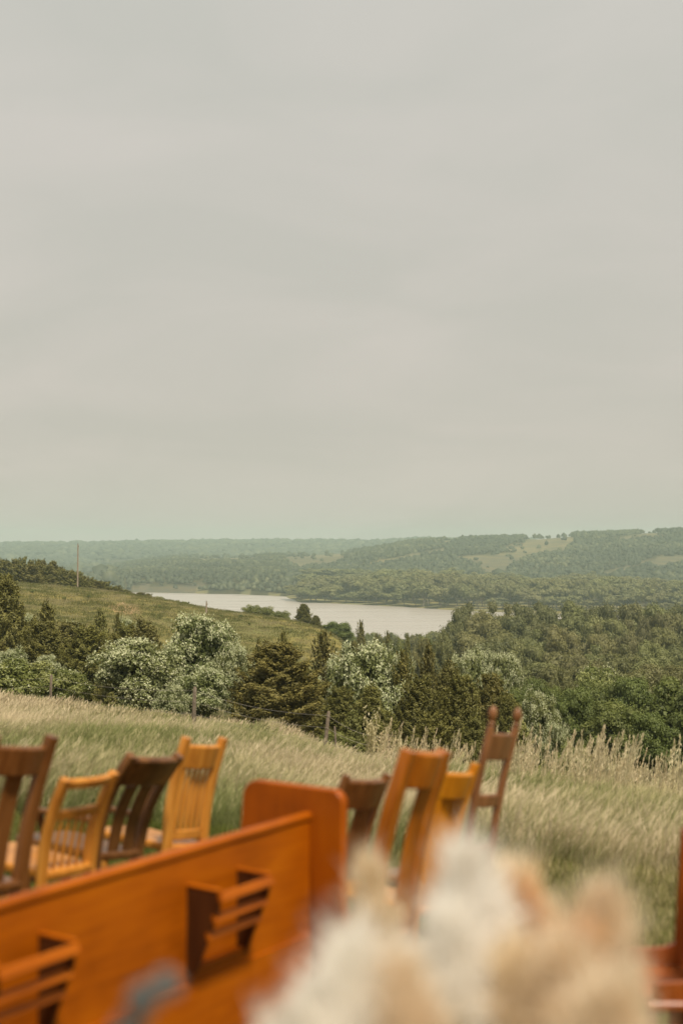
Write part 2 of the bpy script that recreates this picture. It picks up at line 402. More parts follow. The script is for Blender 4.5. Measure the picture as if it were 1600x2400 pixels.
# ------------------------------------------------------------------ ground sheet
def build_ground():
    az = np.concatenate([np.radians(np.arange(-180, -20, 4.0)), np.radians(np.arange(-20, 20, .1)), np.radians(np.arange(20, 180, 4.0))])
    rr = np.concatenate([[.45], np.exp(np.linspace(math.log(1.0), math.log(4950), 330))])
    A, R = np.meshgrid(az, rr, indexing='ij')
    X = R * np.sin(A); Y = R * np.cos(A); Z = gz(X, Y)
    na, nr = A.shape
    V = np.stack([X, Y, Z], -1).reshape(-1, 3)
    ctr = len(V); V = np.vstack([V, [0, 0, g1(0, .41)]])
    i = np.arange(na)[:, None]; j = np.arange(nr - 1)[None, :]
    i2 = (i + 1) % na
    q = np.stack([i * nr + j, i * nr + j + 1, i2 * nr + j + 1, i2 * nr + j], -1).reshape(-1, 4)
    ii = np.arange(na); tri = np.stack([np.full(na, ctr), ii * nr, ((ii + 1) % na) * nr], -1)
    x, y, z = V.T; r = np.hypot(x, y); u, v = UV(x, y, z); fwd = y > 1
    C = np.zeros((len(V), 4), np.float32); C[:, 3] = 1
    def put(mask, c): C[mask, :3] = c
    put(r < 10.8, (.17, .155, .06))
    put((r >= 10.8), (.22, .195, .095))
    put((r > 60), (.19, .182, .075))                   # hill grass
    put((r > 330), (.055, .055, .026))                  # woodland floor
    put((r > 900) & (r < 1460) & (z > -48.2) & (z < -46.7), (.22, .21, .11))   # grassy shore of the point
    put((r > 1400), (.060, .062, .030))
    cliff = fwd & (r > 1380) & (r < 1700) & (u > 310) & (u < 470 + 40 * wob(x, y, 60)) & (z < -41.5 + 3.5 * wob(x, y, 45))
    put(cliff, (.125, .118, .085))
    op = np.zeros(len(V), bool)
    for poly in OPEN: op |= inpoly(u, v, poly)
    put(op & fwd & (r > 1600), (.150, .146, .098))
    er = fwd & (r > 200) & (r < 300) & inpoly(u, v, [(255, 1420), (290, 1411), (325, 1420), (335, 1436), (280, 1440)])
    put(er, (.34, .26, .17))
    me = np_mesh('ground', V, [q, tri], [], smooth=True)
    a = me.attributes.new('cover', 'FLOAT_COLOR', 'POINT'); a.data.foreach_set('color', C.ravel())
    m, t, n, l = new_mat('land')
    out = n('ShaderNodeOutputMaterial'); p = n('ShaderNodeBsdfPrincipled'); p.inputs['Roughness'].default_value = .95
    p.inputs['Specular IOR Level'].default_value = .1
    at = n('ShaderNodeAttribute'); at.attribute_name = 'cover'
    geo = n('ShaderNodeNewGeometry')
    cur = at.outputs['Color']
    for sc, amt, tintc in ((.045, .45, (1.25, 1.05, .85)), (.35, .28, (.85, 1.0, .8)), (3.0, .35, (1.25, 1.15, 1.1)), (.004, .45, (1.2, 1.15, 1.0))):
        nz_ = n('ShaderNodeTexNoise'); nz_.inputs['Scale'].default_value = sc; nz_.inputs['Detail'].default_value = 6; nz_.inputs['Roughness'].default_value = .65
        l(geo.outputs['Position'], nz_.inputs[0])
        r_ = n('ShaderNodeValToRGB'); r_.color_ramp.elements[0].position = .4; r_.color_ramp.elements[1].position = .62
        r_.color_ramp.elements[0].color = (1 - amt * .45,) * 3 + (1,); r_.color_ramp.elements[1].color = (*[1 + (c - 1) * amt * 2 for c in tintc], 1)
        l(nz_.outputs[0], r_.inputs[0])
        mm = n('ShaderNodeMix'); mm.data_type = 'RGBA'; mm.blend_type = 'MULTIPLY'; mm.inputs[0].default_value = 1
        l(cur, mm.inputs[6]); l(r_.outputs[0], mm.inputs[7]); cur = mm.outputs[2]
    l(cur, p.inputs['Base Color'])
    bp = n('ShaderNodeBump'); bp.inputs['Strength'].default_value = .6; bp.inputs['Distance'].default_value = .15
    l(nz_.outputs[0], bp.inputs['Height'])
    l(p.outputs[0], out.inputs[0])
    me.materials.append(m)
    o = link('ground', me)
    tag(o, 'rolling grassland falling to a wooded lake valley and far bluffs', 'ground', kind='structure')
build_ground()

def build_lake():
    xs = np.linspace(-1500, 1500, 40); ys = np.linspace(420, 1600, 30)
    X, Y = np.meshgrid(xs, ys, indexing='ij')
    V = np.stack([X, Y, np.full_like(X, LAKE)], -1).reshape(-1, 3)
    i = np.arange(39)[:, None]; j = np.arange(29)[None, :]
    q = np.stack([i * 30 + j, (i + 1) * 30 + j, (i + 1) * 30 + j + 1, i * 30 + j + 1], -1).reshape(-1, 4)
    m, t, n, l = new_mat('lake_water')
    out = n('ShaderNodeOutputMaterial'); p = n('ShaderNodeBsdfPrincipled')
    p.inputs['Base Color'].default_value = (.35, .315, .275, 1); p.inputs['Roughness'].default_value = .28; p.inputs['IOR'].default_value = 1.33
    geo = n('ShaderNodeNewGeometry'); mpx = n('ShaderNodeMapping'); mpx.inputs['Scale'].default_value = (.05, .16, 1)
    nz_ = n('ShaderNodeTexNoise'); nz_.inputs['Scale'].default_value = 2; nz_.inputs['Detail'].default_value = 6
    bp = n('ShaderNodeBump'); bp.inputs['Strength'].default_value = .7; bp.inputs['Distance'].default_value = .4
    l(geo.outputs['Position'], mpx.inputs[0]); l(mpx.outputs[0], nz_.inputs[0]); l(nz_.outputs[0], bp.inputs['Height'])
    m2 = n('ShaderNodeMapping'); m2.inputs['Scale'].default_value = (.004, .03, 1); n2 = n('ShaderNodeTexNoise'); n2.inputs['Scale'].default_value = 2.2; n2.inputs['Detail'].default_value = 5
    mr = n('ShaderNodeMapRange'); mr.inputs['From Min'].default_value = .35; mr.inputs['From Max'].default_value = .65; mr.inputs['To Min'].default_value = .25; mr.inputs['To Max'].default_value = .33
    l(geo.outputs['Position'], m2.inputs[0]); l(m2.outputs[0], n2.inputs[0]); l(n2.outputs[0], mr.inputs[0]); l(mr.outputs[0], p.inputs['Roughness'])
    l(bp.outputs[0], p.inputs['Normal']); l(p.outputs[0], out.inputs[0])
    o = link('lake', np_mesh('lake', V, [q], [m], smooth=True))
    tag(o, 'calm pale lake in the valley reflecting the overcast sky', 'lake', kind='structure')
build_lake()

# ------------------------------------------------------------------ foliage builders
def rhombi(Cn, Nr, T, a, b, tint):
    """leaf shaped quads: centre, normal, long axis, half length, half width"""
    T = unit(T - Nr * (T * Nr).sum(-1, keepdims=True)); B = np.cross(Nr, T)
    a = a[:, None]; b = b[:, None]
    V = np.stack([Cn - T * a, Cn + B * b, Cn + T * a, Cn - B * b], 1).reshape(-1, 3)
    q = np.arange(len(Cn) * 4).reshape(-1, 4)
    return V, q, np.repeat(tint, 4)

def sph(n):
    d = rng.normal(0, 1, (n, 3)); return unit(d)

def tubes_np(paths, k=6):
    mb = MB()
    for pts, r in paths: mb.tube(pts, r, k)
    return mb

def trunk_mesh(name, paths, mat, k=6):
    mb = tubes_np(paths, k)
    me = bpy.data.meshes.new(name); me.from_pydata([tuple(p) for p in mb.v], [], mb.f); me.materials.append(mat)
    return me

def broad_crown(K, nl, leaf, ax=(.5, .5, .40), cz=.58, br=(.12, .19), flat=0.0, zmin=-.5, inner=1500, flower=0.0, droop=0, jitter=.42, tj=.15, core=0, bts=.16):
    """returns leaf arrays, blossom arrays, blob centres"""
    d = sph(K * 3); d = d[d[:, 2] > zmin][:K]; K = len(d)
    rad = rng.uniform(.50, .80, (K, 1)) * (1 + .10 * rng.normal(0, 1, (K, 1)))
    bc = d * rad * np.array(ax) + [0, 0, cz]
    bs = rng.uniform(*br, K)
    bt = rng.normal(0, bts, K)
    Vs, Qs, Ts = [], [], []
    idx = np.repeat(np.arange(K), nl)
    dd = sph(len(idx)); dd[:, 2] = np.where(dd[:, 2] < -.35, -dd[:, 2], dd[:, 2])
    lump = 1 + .22 * np.sin(dd[:, 0] * 5 + idx) * np.sin(dd[:, 1] * 5 + idx * 2)
    rr = rng.uniform(.62, 1.08, len(idx)) * lump
    Cn = bc[idx] + dd * (bs[idx] * rr)[:, None] * np.array([1.05, 1.05, .85])
    nr = unit(dd + jitter * rng.normal(0, 1, dd.shape) + [0, 0, .35])
    T = rng.normal(0, 1, dd.shape) - np.array([0, 0, droop])
    sz = leaf * rng.uniform(.7, 1.35, len(idx))
    tint = np.clip(.5 + bt[idx] + rng.normal(0, tj, len(idx)), 0, 1)
    V, q, tt = rhombi(Cn, nr, T, sz, sz * .55, tint)
    Vs.append(V); Qs.append(q); Ts.append(tt)
    if inner:
        p = sph(inner) * rng.uniform(.2, .72, (inner, 1)) * np.array(ax) + [0, 0, cz]
        V, q, tt = rhombi(p, sph(inner), sph(inner), np.full(inner, leaf * 2.0), np.full(inner, leaf * 1.3), np.clip(.4 + rng.normal(0, .12, inner), 0, 1))
        Qs.append(q + sum(len(x) for x in Vs)); Vs.append(V); Ts.append(tt)
    Bl = None
    if flower:
        nf = int(flower * K)
        fi = rng.integers(0, K, nf)
        fd = unit(sph(nf) + d[fi] * .7 + [0, 0, .55])
        base = bc[fi] + fd * (bs[fi] * rng.uniform(.88, 1.12, nf))[:, None]
        m_ = 5
        c = np.repeat(base, m_, 0) + rng.normal(0, leaf * .55, (nf * m_, 3)) + np.repeat(fd, m_, 0) * rng.uniform(-1, 1.4, (nf * m_, 1)) * leaf
        nn = unit(np.repeat(fd, m_, 0) + rng.normal(0, .6, c.shape))
        s = leaf * rng.uniform(.45, .85, len(c))
        Bl = rhombi(c, nn, np.repeat(fd, m_, 0) + .4 * rng.normal(0, 1, c.shape), s, s * .6, rng.uniform(0, 1, len(c)))
    if core:                                              # closely packed foliage inside each clump, as small kinked quads
        g = [(a_, b_) for a_ in range(8) for b_ in range(5)]
        def sp(a_, b_): return [math.cos(a_ * .7854) * math.sin(b_ * .6283), math.sin(a_ * .7854) * math.sin(b_ * .6283), math.cos(b_ * .6283)]
        qd = np.array([[sp(a_, b_), sp(a_ + 1, b_), sp(a_ + 1, b_ + 1), sp(a_, b_ + 1)] for a_, b_ in g])
        for k_ in range(K):
            w_ = qd * (1 + .16 * np.sin(qd[..., :1] * 7 + k_) * np.sin(qd[..., 1:2] * 7 + 2 * k_)) * bs[k_] * core * np.array([1.05, 1.05, .85]) + bc[k_]
            o_ = sum(len(x) for x in Vs); Vs.append(w_.reshape(-1, 3)); Qs.append(np.arange(len(qd) * 4).reshape(-1, 4) + o_)
            Ts.append(np.full(len(qd) * 4, np.clip(.42 + bt[k_], 0, 1)) + np.repeat(rng.normal(0, .05, len(qd)), 4))
    return (np.vstack(Vs), np.vstack(Qs), np.concatenate(Ts)), Bl, bc

def limbs(bc, cz, r0, n=9, zfork=.22):
    paths = [([(0, 0, -.04), (.01, 0, zfork * .5), (.0, .01, zfork), (.01, .01, cz)], [r0, r0 * .8, r0 * .65, r0 * .3])]
    for i in rng.permutation(len(bc))[:n]:
        e = bc[i]; z0 = rng.uniform(zfork * .4, cz * .7)
        m = (e[0] * .45 + rng.normal(0, .02), e[1] * .45 + rng.normal(0, .02), z0 + (e[2] - z0) * .35)
        paths.append(([(0, 0, z0), m, tuple(e)], [r0 * .5, r0 * .32, r0 * .1]))
    return paths

def cedar_crown(nb, per, leaf, spread=.5, sparse=0.0, power=.75, multi=1):
    Cs, Ts, Ns, tint = [], [], [], []
    paths = [([(0, 0, -.03), (0, 0, .4), (.005, 0, .97)], [.022, .014, .003])]
    lob = rng.uniform(.72, 1.2, 12)
    for i in range(nb):
        z = .02 + .95 * (i + rng.uniform(0, 1)) / nb
        az = i * 2.39996 + rng.normal(0, .3)
        fac = lob[int((az % 6.283) / 6.2832 * 12) % 12] * rng.uniform(.7, 1.12)
        Ln = spread * (1 - z) ** power * fac * (0.72 + .28 * min(1, z / .12)) + .018
        el = math.radians(rng.uniform(8, 26) + 38 * z)
        dr = np.array([math.cos(az) * math.cos(el), math.sin(az) * math.cos(el), math.sin(el)])
        base = np.array([0, 0, z])
        m = max(6, int(per * (Ln / spread + .12) * (1 - sparse)))
        s = rng.uniform(.22, 1.0, m) ** .8
        side = np.array([-math.sin(az), math.cos(az), 0])
        wid = Ln * .30 * (1.05 - s)[:, None] + .012
        c = base + dr * (s * Ln)[:, None] + side * rng.normal(0, 1, (m, 1)) * wid + rng.normal(0, .010, (m, 3)) + [0, 0, 1] * (s[:, None] ** 2) * Ln * .12
        t = unit(dr * .9 + side * rng.normal(0, .55, (m, 1)) + rng.normal(0, .3, (m, 3)) + [0, 0, .30])
        nr = unit(np.array([0, 0, .9]) + dr * .5 + rng.normal(0, .55, (m, 3)))
        Cs.append(c); Ts.append(t); Ns.append(nr); tint.append(np.clip(.45 + .16 * rng.normal() + .25 * (s - .6) + rng.normal(0, .13, m), 0, 1))
        if i % 3 == 0 and Ln > .1:
            paths.append(([tuple(base), tuple(base + dr * Ln * .5), tuple(base + dr * Ln * .9)], [.006, .004, .0015]))
    C = np.vstack(Cs); n = len(C)
    a = leaf * rng.uniform(.7, 1.4, n)
    return rhombi(C, np.vstack(Ns), np.vstack(Ts), a, a * .30, np.concatenate(tint)), paths

TPL = {}
def add_tpl(kind, crown, leafm, trunkp, barkm, bloss=None):
    d = {'crown': np_mesh(kind + '_crown', crown[0], [crown[1]], [M[leafm]], tint=crown[2]),
         'trunk': trunk_mesh(kind + '_trunk', trunkp, M[barkm])}
    if bloss is not None: d['blossom'] = np_mesh(kind + '_blossom', bloss[0], [bloss[1]], [M['blossom']], tint=bloss[2])
    d['crown']['top'] = float(max(crown[0][:, 2]))
    TPL.setdefault(kind, []).append(d)

for v in range(3):
    c, p = cedar_crown(320, 190, .0195, spread=.55, power=.55)
    add_tpl('cedar', c, 'cedar_dark', p, 'bark')
c, p = cedar_crown(330, 200, .0190, spread=.57, power=.58); add_tpl('cedar_rust', c, 'cedar_rust', p, 'bark')
c, p = cedar_crown(320, 190, .0195, spread=.55, power=.55); add_tpl('cedar_green', c, 'cedar_green', p, 'bark')
c, p = cedar_crown(160, 130, .03, spread=.55, power=.6); add_tpl('cedar_young', c, 'cedar_young', p, 'bark')
c, p = cedar_crown(130, 90, .032, spread=.66, sparse=.25, power=.75); add_tpl('cedar_spire', c, 'cedar_dark', p, 'bark')
c, p = cedar_crown(120, 90, .032, spread=.66, sparse=.3, power=.75); add_tpl('cedar_spire', c, 'cedar_green', p, 'bark')
c, p = cedar_crown(70, 60, .05, spread=.65, power=.55); add_tpl('cedar_small', c, 'cedar_dark', p, 'bark')
c, p = cedar_crown(70, 60, .05, spread=.65, power=.45); add_tpl('cedar_small', c, 'cedar_green', p, 'bark')
for v in range(3):
    c, b, bc = broad_crown(78, 190, .0155, ax=(.52, .52, .47), cz=.50, br=(.075, .125), flower=29, zmin=-.8)
    add_tpl('flower', c, 'leaf_flower', limbs(bc, .5, .014), 'bark', b)
c, b, bc = broad_crown(40, 260, .018, ax=(.5, .5, .46), cz=.50, br=(.10, .16), flower=4, zmin=-.7); add_tpl('shrub', c, 'leaf_shrub', limbs(bc, .5, .010), 'bark', b)
c, b, bc = broad_crown(36, 260, .018, ax=(.5, .5, .46), cz=.50, br=(.11, .17), zmin=-.8); add_tpl('bush', c, 'leaf_shrub', limbs(bc, .5, .010), 'bark')
for v in range(3):
    c, b, bc = broad_crown(42, 330, .015, ax=(.5, .5, .47), cz=.52, br=(.09, .17), zmin=-.75, core=.62)
    add_tpl('green', c, 'leaf_green', limbs(bc, .5, .028), 'bark')
for v in range(4):
    c, b, bc = broad_crown(40, 230, .0155, ax=(.5, .5, .38), cz=.61, br=(.08, .17), zmin=-.6, inner=700, droop=.6, jitter=.34, tj=.11, core=.60, bts=.07)
    add_tpl('olive', c, 'leaf_olive', limbs(bc, .6, .025, 14), 'bark_pale')
for v in range(3):
    c, b, bc = broad_crown(26, 50, .034, ax=(.5, .5, .36), cz=.60, br=(.12, .18), zmin=-.5, inner=160, jitter=.34, tj=.11, core=.60, bts=.07)
    tp = tubes_np(limbs(bc, .6, .022, 5), 5)
    V = np.vstack([c[0], np.array([tuple(p) for p in tp.v])])
    q4 = np.array([f for f in tp.f if len(f) == 4]) + len(c[0])
    me = np_mesh('cottonwood', V, [c[1], q4], [M['leaf_cotton'], M['bark_pale']], matidx=np.concatenate([np.zeros(len(c[1])), np.ones(len(q4))]), tint=np.concatenate([c[2], np.zeros(len(tp.v))]))
    me['top'] = float(V[:, 2].max())
    TPL.setdefault('cottonwood', []).append(me)

def place(kind, u, vtop, wpx, d, label, cat='tree', group=None, name=None, var=None):
    x, y, z = spot(u, d)
    h = zv(vtop, d) - z
    w = wpx * d / F
    h = max(h, w * .4)
    T = TPL[kind]; T = T[(var if var is not None else random.randrange(len(T))) % len(T)]
    h /= (T if isinstance(T, bpy.types.Mesh) else T['crown'])['top']
    nm = name or {'cedar': 'cedar_tree', 'cedar_rust': 'cedar_tree', 'cedar_green': 'cedar_tree', 'cedar_young': 'cedar_tree', 'cedar_spire': 'cedar_tree', 'cedar_small': 'cedar_tree',
                  'flower': 'blossoming_tree', 'shrub': 'leafy_shrub', 'bush': 'leafy_shrub', 'green': 'leafy_tree', 'olive': 'willow_tree', 'cottonwood': 'cottonwood_tree'}[kind]
    rz = random.uniform(0, 6.28)
    if isinstance(T, bpy.types.Mesh):
        o = link(nm, T); o.location = (x, y, z - .02 * h); o.rotation_euler = (0, 0, rz); o.scale = (w, w, h)
    else:
        o = empty(nm, (x, y, z - .02 * h), rz, (w, w, h))
        for part, me in T.items():
            c = link({'crown': 'crown', 'trunk': 'trunk', 'blossom': 'blossom'}[part], me, o)
            if part == 'blossom': c['kind'] = 'stuff'
    tag(o, label, cat, group)
    return o

# --- near thicket, left to right (hand placed)
near = [
 ('cedar', 15, 1335, 170, 88, 'dark bushy evergreen cut by the left edge, tallest against the grassy hill', 0),
 ('cedar', -40, 1395, 150, 80, 'dark evergreen half outside the left edge of the picture', 1),
 ('cedar_spire', 110, 1396, 110, 84, 'evergreen with a thin ragged tip rising over the hill slope at far left', 0),
 ('cedar', 105, 1444, 160, 78, 'broad dark evergreen below the thin ragged tip at far left', 2),
 ('cedar_spire', 238, 1416, 90, 92, 'pointed evergreen left of the blossoming trees, tip against the bare hill patch', 1),
 ('cedar_spire', 277, 1424, 44, 96, 'thin young evergreen spire right of a broader pointed one', 0),
 ('cedar', 205, 1456, 160, 76, 'dark evergreen mass left of the big white blossoming tree', 0),
 ('cedar', 270, 1472, 130, 72, 'evergreen tucked against the left flank of the big blossoming tree', 1),
 ('cedar_green', 345, 1438, 150, 78, 'olive evergreen showing between the two white blossoming crowns', 0),
 ('cedar', 62, 1438, 160, 90, 'dark evergreen between the left edge tree and the thin ragged tip', 1),
 ('cedar', 165, 1446, 160, 94, 'dark evergreen between the thin ragged tip and the pointed evergreen', 2),
 ('cedar', 300, 1452, 140, 92, 'dark evergreen behind the left flank of the big blossoming tree', 0),
 ('flower', 300, 1440, 90, 100, 'pale blossoming crown right of the thin young spire, against the hill', 1),
 ('olive', 1195, 1408, 110, 372, 'tall willow at the lake end of the bottomland wood, left of two', 0),
 ('olive', 1236, 1410, 100, 380, 'tall willow at the lake end of the bottomland wood, right of two', 2),
 ('flower', 62, 1436, 90, 92, 'pale blossoming tree among evergreens at the far left, upper one', 0),
 ('flower', 178, 1452, 72, 98, 'small pale blossoming crown between two pointed evergreens', 1),
 ('flower', 30, 1510, 100, 72, 'pale blossoming bush above the green hedge at the left edge', 2),
 ('flower', 120, 1532, 90, 70, 'low blossoming bush just above the green hedge, second from the left edge', 0),
 ('shrub', 45, 1536, 200, 60, 'bright green leafy shrub at the left edge behind the grass', 0),
 ('shrub', 150, 1560, 150, 57, 'bright green leafy shrub behind the leftmost fence post', 0),
 ('cedar_young', 262, 1618, 60, 50, 'small yellowish young evergreen in the grass edge under the blossoming tree', 0),
 ('flower', 330, 1492, 235, 58, 'large dome of white blossom in front, left of the rusty cedar', 0),
 ('flower', 480, 1432, 205, 66, 'tallest white blossoming tree, behind the large blossoming dome', 1),
 ('flower', 545, 1500, 120, 62, 'blossoming tree touching the left side of the rusty cedar', 2),
 ('flower', 400, 1598, 95, 49, 'low clump of white blossom hanging into the fence wire', 2),
 ('flower', 470, 1560, 150, 55, 'dense white blossoming shrub below the tallest blossoming tree', 0),
 ('cedar', 440, 1600, 110, 56, 'dark evergreen in shade between blossom clumps by the fence', 2),
 ('cedar_rust', 645, 1494, 235, 55, 'broad rusty brown green cedar standing at the grass edge', 0),
 ('cedar_spire', 606, 1486, 50, 72, 'small dark spire peeping over the left shoulder of the rusty cedar', 0),
 ('cedar_spire', 664, 1468, 58, 76, 'dark spire behind the crown of the rusty cedar', 0),
 ('cedar', 720, 1560, 130, 60, 'dark evergreen filling the gap right of the rusty cedar', 1),
 ('cedar_spire', 757, 1466, 105, 70, 'loose brownish evergreen with spreading tip right of the rusty cedar', 0),
 ('flower', 850, 1496, 230, 60, 'white blossoming tree rising behind dark cedars in the middle', 1),
 ('flower', 935, 1512, 110, 66, 'pale blossom showing behind the middle cedars', 2),
 ('cedar', 795, 1600, 120, 54, 'dark cedar at the front of the middle group, left one', 0),
 ('cedar', 870, 1590, 140, 53, 'dark cedar under the middle white blossoming tree', 1),
 ('cedar_spire', 945, 1508, 90, 59, 'tall narrow dark cedar in the middle group', 2),
 ('cedar_spire', 1003, 1490, 90, 64, 'cedar with the highest thin tip of the middle group', 0),
 ('cedar', 985, 1570, 150, 50, 'wide dark cedar in front of the highest thin tip', 0),
 ('cedar_green', 1050, 1535, 150, 53, 'olive green cedar right of the highest thin tip', 0),
 ('cedar', 1085, 1560, 150, 50, 'dark cedar behind the tall ladder back chair', 1),
 ('cedar', 1150, 1562, 140, 52, 'dark cedar at the right end of the middle group', 2),
 ('cedar', 1190, 1615, 110, 50, 'lower dark cedar right of the ladder back chair', 0),
 ('cedar_young', 1215, 1680, 120, 46, 'low olive cedar above the grass right of the ladder back chair', 0),
 ('cedar', 900, 1650, 120, 46, 'dark lower cedar boughs above the dry weeds', 1),
 ('cedar', 1010, 1660, 140, 44, 'dark lower cedar boughs behind the orange oak chair', 2),
 ('cedar', 1110, 1670, 130, 44, 'dark lower cedar boughs behind the ladder back finials', 0),
 ('cedar_young', 826, 1655, 95, 40, 'small light green young cedar beside the third fence post', 0),
 ('bush', 785, 1705, 90, 36, 'low green bush at the foot of the third fence post', 0),
 ('flower', 1095, 1506, 120, 100, 'hazy pale blossoming tree behind the middle cedars', 2),
 ('flower', 1180, 1528, 120, 110, 'hazy pale blossoming tree above the right hand thicket', 0),
 ('flower', 1150, 1520, 100, 118, 'hazy pale blossoming tree standing between two others like it', 1),
 ('flower', 1262, 1606, 115, 60, 'white blossoming tree at the right end of the cedars', 2),
 ('flower', 1305, 1690, 80, 54, 'low white blossom clump above the grass, right of the cedars', 1),
 ('bush', 1340, 1730, 90, 48, 'low green bush between the blossom clump and the dark green trees', 0),
 ('green', 1440, 1632, 175, 70, 'rounded fresh green tree in the right foreground thicket', 0),
 ('green', 1345, 1600, 130, 84, 'dull green tree left of the rounded fresh green one', 1),
 ('green', 1575, 1578, 210, 78, 'big dark green tree at the right edge', 2),
 ('green', 1490, 1575, 150, 96, 'fresh green tree top behind the rounded one on the right', 1),
 ('green', 1400, 1580, 150, 98, 'mid green tree behind and left of the rounded fresh green one', 0),
 ('green', 1530, 1660, 140, 66, 'shaded green tree between the rounded one and the right edge', 1),
 ('green', 1640, 1640, 170, 70, 'shaded green tree mostly outside the right edge', 0),
 ('green', 1300, 1600, 110, 96, 'dull green tree behind the white blossom at right', 2),
 ('olive', 1310, 1556, 90, 122, 'small olive tree left of a pale green rounded crown', 0),
 ('shrub', 1390, 1548, 150, 128, 'pale green rounded crown above the dark green trees', 0),
 ('green', 1255, 1580, 110, 104, 'green tree in the dip below the hazy blossoming trees', 1),
 ('green', 1200, 1600, 120, 92, 'green tree hidden behind the right end of the cedars', 2),
 ('olive', 1480, 1560, 130, 140, 'olive crown in the dip behind the fresh green trees, left one', 1),
 ('olive', 1570, 1548, 140, 140, 'olive crown in the dip behind the fresh green trees, right one', 2),
]
for k_, u, vt, w, d, lab, var in near:
    place(k_, u, vt, w, d, lab, 'shrub' if k_ in ('shrub', 'bush') else 'tree', var=var)

# --- trees behind the grassy hill and down to the lake
behind = [
 ('cedar', 712, 1412, 56, 262, 'dark cedar on the end of the grassy hill against the water'),
 ('cedar', 740, 1440, 40, 258, 'lower cedar right beside the dark one on the hill end'),
 ('bush', 592, 1414, 50, 285, 'leftmost pale bush on the hill crest against the lake'),
 ('bush', 625, 1418, 54, 285, 'middle pale bush on the hill crest against the lake'),
 ('bush', 660, 1428, 46, 280, 'rightmost pale bush on the hill crest against the lake'),
 ('green', 793, 1452, 80, 262, 'bright green round tree just right of the grassy hill end'),
 ('green', 760, 1462, 60, 262, 'small green tree tucked at the grassy hill end'),
 ('cedar_spire', 846, 1444, 52, 236, 'cedar with a ragged tip standing against the lake'),
 ('cedar', 880, 1478, 50, 230, 'low cedar right of the ragged tip against the lake'),
 ('cedar_spire', 908, 1468, 34, 226, 'thin cedar tip below the lake, left of two'),
 ('cedar_spire', 955, 1478, 38, 222, 'thin cedar tip below the lake, right of two'),
 ('bush', 925, 1482, 60, 226, 'rounded grey green bush between thin cedar tips'),
 ('olive', 990, 1480, 60, 215, 'olive tree at the lower right corner of the lake'),
 ('olive', 1040, 1470, 80, 230, 'olive tree in front of the lone shore tree'),
 ('olive', 1062, 1420, 90, 330, 'lone rounded tree standing out against the right end of the lake'),
 ('cedar', 830, 1490, 70, 190, 'dark cedar below the round green tree at the hill end'),
 ('cedar', 895, 1500, 70, 180, 'dark cedar in the dip before the lake'),
]
for k_, u, vt, w, d, lab in behind: place(k_, u, vt, w, d, lab, 'shrub' if k_ == 'bush' else 'tree')

def nth(i): return str(i) + ('th' if 10 < i % 100 < 14 else {1: 'st', 2: 'nd', 3: 'rd'}.get(i % 10, 'th'))
cn = 0
# cedars along the back of the grassy hill
crest = curve([(0, 1306), (60, 1302), (110, 1307), (150, 1322), (200, 1342), (250, 1360), (300, 1382), (340, 1388), (380, 1402), (440, 1412)])
u = -30
while u < 440:
    for k_ in range(2):
        uu = u + random.uniform(-7, 7); d = 305 + 22 * k_ + random.uniform(-6, 6)
        vt = float(crest(uu)) + random.uniform(-4, 9) + (10 if k_ == 0 else 0)
        if u > 300 and random.random() < .3: continue
        place('cedar_small', uu, vt, random.uniform(40, 62), d, nth(cn := cn + 1) + ' cedar from the left in the row along the back of the grassy hill', group='cedars along the back of the hill')
    u += 15
for (u, vt, w) in [(372, 1396, 34), (398, 1404, 40), (425, 1408, 44)]:
    place('bush', u, vt, w, 300, {372: 'grey green bush at the right end of the cedar row, left of three', 398: 'grey green bush at the right end of the cedar row, middle of three', 425: 'grey green bush at the right end of the cedar row, nearest the lake'}[u], 'shrub')
# little shrubs on the hill's open slope
for (u, v_, w, lab) in [(77, 1392, 12, 'small dark bush on the hill slope near its left end'), (152, 1408, 12, 'brownish bush on the hill slope left of the bare patch'), (210, 1404, 14, 'dry russet bush on the slope below the tall pole'),
                        (375, 1425, 10, 'small dark bush right of the bare earth patch'), (520, 1448, 9, 'tiny dark bush right of the shorter pole'), (565, 1450, 12, 'dark bush in the middle of the right slope'),
                        (585, 1466, 9, 'tiny dark bush low on the right slope')]:
    d = 0
    for dd in np.arange(170, 290, 2.0):                      # where the sight line meets the slope
        x, y, z = spot(u, dd)
        if UV(x, y, z)[1] < v_: d = dd; break
    if d: place('bush', u, v_ - w * .9, w, d, lab, 'shrub', name='slope_shrub')

# bottomland woods on the right, one by one
tops = curve([(1090, 1428), (1120, 1414), (1250, 1416), (1270, 1425), (1300, 1410), (1340, 1412), (1385, 1420), (1420, 1412), (1455, 1424), (1480, 1422), (1520, 1410), (1560, 1416), (1620, 1420)])
rows = [(395, -22, 105), (350, 12, 110), (300, 42, 118), (255, 76, 125), (210, 106, 130), (172, 132, 130)]
rown = ['rearmost row', 'second rearmost row', 'third rearmost row', 'third front row', 'second front row', 'front row']
for r_, (d, off, w) in enumerate(rows):
    u = 1085 + 40 * (r_ % 2) + (10 * r_ if r_ < 4 else 0); wn = 0
    while u < 1680:
        if True:
            vt = float(tops(u)) + off + random.uniform(-6, 12)
            place('olive', u, vt, w * random.uniform(.85, 1.3), d * random.uniform(.97, 1.03),
                  nth(wn := wn + 1) + ' willow from the left in the ' + rown[r_] + ' of the bottomland wood', group='bottomland trees on the right')
        u += w * random.uniform(.5, .75)

